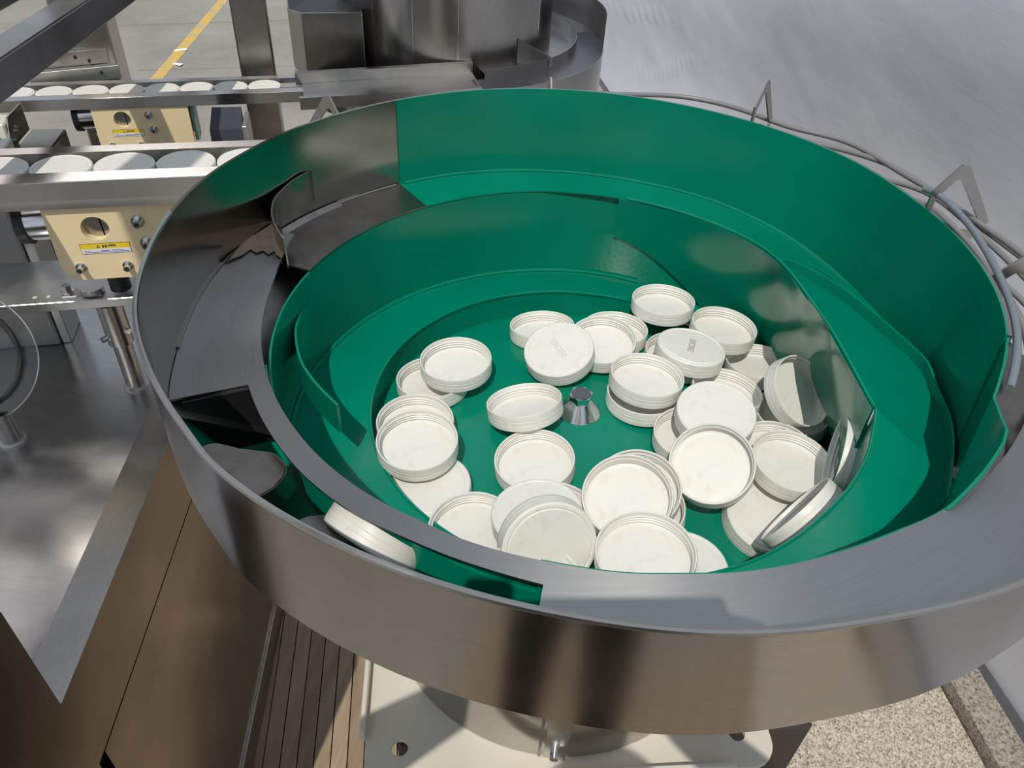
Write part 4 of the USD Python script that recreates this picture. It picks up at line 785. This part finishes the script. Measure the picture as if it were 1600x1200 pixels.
for t in (-93, -71, -22):
    part(ff, "drum_seam", cyl((*(arc(.3006, t, t, 0, 1)[0][:2]), -.32), (*(arc(.3006, t, t, 0, 1)[0][:2]), .09), .0012, 6), "chrome", label="thin upright seam on the drum")
bxp = rounded(-.30, -.45, .02, .10, .028)
FX_ = frame((FC[0] - .255, FC[1] - .255, 0), (.9200, .3920))
CBX = lambda pts: V(mf.Manifold.hull_points(FB(np.array(pts, float))))
cbp = [(.560, -.240), (.592, -.196), (.742, -.196), (.742, -.340), (.560, -.340)]
part(ff, "chute_box", CBX([(a, o, z) for a, o in cbp for z in (-.350, -.210)] + [(max(a, .585), o, -.372) for a, o in cbp]), "steel_far", label="dark folded chute box at the drum's left", smooth=False)
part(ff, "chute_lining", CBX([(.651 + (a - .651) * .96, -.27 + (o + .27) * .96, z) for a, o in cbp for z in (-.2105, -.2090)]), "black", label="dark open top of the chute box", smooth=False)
for a, o in ((.592, -.1955), (.741, -.1955)):
    part(ff, "box_edge", cyl(FB(np.array([[a, o, -.366]]))[0], FB(np.array([[a, o, -.209]]))[0], .0018, 6), "rail", label="bright folded edge of the chute box")
for a, b2 in (((.560, -.240), (.592, -.196)), ((.592, -.196), (.742, -.196))):
    part(ff, "box_rim", cyl(FB(np.array([[*a, -.2092]]))[0], FB(np.array([[*b2, -.2092]]))[0], .0016, 6), "rail", label="bright top rim of the chute box")
def slant(a, b2, w, z0, z1):
    (sa, oa), (sb, ob) = a, b2; return CBX([(sa, oa, z0), (sa, oa + w, z0), (sb, ob, z0), (sb, ob + w, z0), (sa, oa, z1), (sa, oa + w, z1), (sb, ob, z1), (sb, ob + w, z1)])
part(ff, "outlet_tray", CBX([(s_, o_, z_) for s_, o_ in ((.575, -.034), (1.0, -.078), (1.0, .046), (.575, .074)) for z_ in (-.3290, -.3265)]), "rail", label="bright outlet tray leading to the conveyor", smooth=False)
part(ff, "outlet_rail", slant((.560, -.050), (1.005, -.094), .016, -.330, -.3020), "rail", label="tall bright back rail of the outlet", smooth=False)
part(ff, "outlet_rail", slant((.565, .074), (1.0, .046), .014, -.345, -.3180), "rail", label="low front rail of the outlet", smooth=False)
part(ff, "tray_joint", slant((.998, -.075), (1.002, -.075), .120, -.3265, -.3240), "rail", label="bright joint where the tray meets the track", smooth=False)
part(ff, "hanging_bracket", slant((.690, .070), (.700, .068), .010, -.400, -.340), "rail", label="small bracket below the outlet", smooth=False)
part(ff, "partition_plate", slab([np.array([[*arc(.300, -38, -38, 0, 1)[0][:2], zt - .012], [*arc(.383, -30, -30, 0, 1)[0][:2], zt - .012]]), np.array([[*arc(.300, -38, -38, 0, 1)[0][:2], zt + .05], [*arc(.383, -30, -30, 0, 1)[0][:2], zt + .012]])], .002), "steel_dark", smooth=False)

for k, (x, y, a) in enumerate(((-3.19, 4.72, .5), (-3.06, 4.43, -.4))):
    c, s = math.cos(a), math.sin(a)
    gx = np.array([(x + (u * c - v * s), y + (u * s + v * c), G0 - .0245 + z) for u, v, z in ((-.045, -.015, 0), (.05, -.02, .006), (.04, .02, .010), (-.04, .016, .002))])
    single("tape_scrap", slab([gx[[0, 1]], gx[[3, 2]]], .0008), "tape", ("shiny scrap of clear tape on the floor beside the yellow line, farther one", "shiny scrap of clear tape on the yellow line, nearer one")[k], "scrap")

# ------------------------------------------------------------------ the person who takes the photograph, standing in front of the bowl (seen in its steel wall, and by the shadow on the plate)
def limb(pts):
    """One limb: hulls of the spheres at its joints, joined."""
    out = mf.Manifold(); S_ = lambda p, r: mf.Manifold.sphere(r, 20).translate(tuple(map(float, p)))
    for (p, r), (q, t) in zip(pts[:-1], pts[1:]): out += mf.Manifold.batch_hull([S_(p, r), S_(q, t)])
    return out
def smooth_body(m, ed=.016, it=8):
    v, f = V(m.refine_to_length(ed)); t = trimesh.Trimesh(v, f, process=True); trimesh.smoothing.filter_taubin(t, iterations=it); return V(t)
A_ = lambda *p: np.array(p, float)
ps = thing("person", "person in black trousers and grey shirt holding up a phone before the bowl", "person", (.03, -.90, -1.45))
head, neck, chest, waist, pel = A_(.05, -.80, .205), A_(.045, -.845, .085), A_(.035, -.885, -.10), A_(.03, -.92, -.33), A_(.03, -.93, -.47)
body = limb([(A_(.05, -.812, .175), .070), (neck, .054), (A_(.04, -.865, .03), .060), (chest, .105)])
body += mf.Manifold.batch_hull([mf.Manifold.sphere(.083, 28).scale((.90, 1.08, 1.0)).translate(tuple(head + [0, -.01, .018])), mf.Manifold.sphere(.052, 24).scale((.95, 1, 1)).translate(tuple(head + [0, .030, -.050]))])
body += limb([(head + [0, .072, .010], .010), (head + [0, .094, -.018], .014)])
for s_ in (-1, 1): body += limb([(head + [s_ * .078, -.012, .012], .016), (head + [s_ * .080, -.016, -.016], .011)])
hands = []
for s_ in (-1, 1):
    sh_, el, wr = A_(.037 + s_ * .185, -.872, .0), A_(.037 + s_ * .285, -.665, .030), A_(.012 + s_ * .118, -.675, .255)
    palm = A_(.008 + s_ * .098, -.652, .318)
    body += limb([(sh_, .056), (el, .042), (wr, .027), (palm, .022)])
    body += mf.Manifold.batch_hull([mf.Manifold.sphere(.014, 12).translate(tuple(map(float, palm + [s_ * .010 * a, .0, b2]))) for a in (-1, 1) for b2 in (-.035, .030)])
    for k in range(4):
        b0 = palm + [s_ * -.004, .010, .030 - .020 * k]; ln = (.034, .040, .038, .028)[k]
        body += limb([(b0, .0088), (b0 + [s_ * -.006, .018, .004], .0082), (b0 + [s_ * -(.010 + ln * .55), .022, .004], .0072)])
    b0 = palm + [s_ * -.006, -.012, -.030]
    body += limb([(b0, .0105), (b0 + [s_ * -.022, -.010, .016], .0095), (b0 + [s_ * -.040, -.006, .026], .0080)])
bd = part(ps, "body", smooth_body(body, .012, 6), "skin", smooth=True)
hair = mf.Manifold.sphere(.092, 32).scale((.92, 1.08, 1.0)).translate(tuple(head + [0, -.018, .026])) - mf.Manifold.cube((.3, .3, .3), True).translate(tuple(head + [0, .178, -.085])) - mf.Manifold.cube((.3, .3, .3), True).translate(tuple(head + [0, .02, -.185]))
part(bd, "hair", smooth_body(hair, .014, 4), "black", smooth=True)
for s_ in (-1, 1): part(bd, "eye", lathe([(0, -.010), (.008, -.006), (.010, 0), (.008, .006), (0, .010)], 16, tuple(head + [s_ * .031, .072, .014])), "ink")
part(bd, "mouth", limb([(head + [-.020, .073, -.048], .004), (head + [.020, .073, -.048], .004)]), "lip")
shirt = mf.Manifold.batch_hull([mf.Manifold.sphere(r, 24).translate(tuple(p)) for p, r in ((A_(-.105, -.875, -.02), .078), (A_(.180, -.875, -.02), .078), (A_(-.045, -.905, -.30), .098), (A_(.105, -.905, -.30), .098))])
shirt += mf.Manifold.batch_hull([mf.Manifold.sphere(r, 24).translate(tuple(p)) for p, r in ((A_(-.050, -.910, -.30), .098), (A_(.110, -.910, -.30), .098), (A_(-.050, -.925, -.52), .112), (A_(.110, -.925, -.52), .112))])
for s_ in (-1, 1):
    sh_, el = A_(.037 + s_ * .165, -.872, -.005), A_(.037 + s_ * .270, -.700, .022)
    shirt += limb([(sh_, .078), (el, .060)])
part(ps, "shirt", smooth_body(shirt, .022, 8), "shirt", smooth=True)
tr = mf.Manifold.batch_hull([mf.Manifold.sphere(.118, 24).translate((-.045, -.93, -.53)), mf.Manifold.sphere(.118, 24).translate((.105, -.93, -.53))])
for hip, kn, an in ((A_(-.055, -.93, -.56), A_(-.085, -.915, -.97), A_(-.095, -.935, -1.36)), (A_(.115, -.93, -.56), A_(.150, -.890, -.97), A_(.165, -.905, -1.36))):
    tr += limb([(hip, .095), (kn, .072), (an, .058)])
part(ps, "trousers", smooth_body(tr, .024, 8), "trousers", smooth=True)
for fx, fy in ((-.095, -.935), (.165, -.905)):
    shoe = mf.Manifold.batch_hull([mf.Manifold.sphere(r, 18).translate(q) for q, r in (((fx, fy - .045, -1.412), .038), ((fx, fy + .06, -1.418), .032), ((fx, fy + .16, -1.424), .026), ((fx, fy - .01, -1.375), .040))])
    part(ps, "shoe", smooth_body(shoe, .014, 4), "black", smooth=True)
# the phone, square to the view, just behind the point of view
ph = thing("phone", "black phone held up in both hands by the person", "phone", (0, -.64, .30))
fw_, up_ = fwd, u2
PC = np.array([0.004, -0.6216, 0.3265]) - fw_ * .020 - up_ * .012
pv, pf = box((-.079, -.037, -.004), (.079, .037, .004), .003)
part(ph, "phone_case", flipfix(PC + pv[:, :1] * r2 + pv[:, 1:2] * up_ + pv[:, 2:] * fw_, pf), "black")
sv, sf_ = box((-.075, -.034, -.0046), (.075, .034, -.0040))
part(ph, "screen", flipfix(PC + sv[:, :1] * r2 + sv[:, 1:2] * up_ + sv[:, 2:] * fw_, sf_), "dark_box", smooth=False)
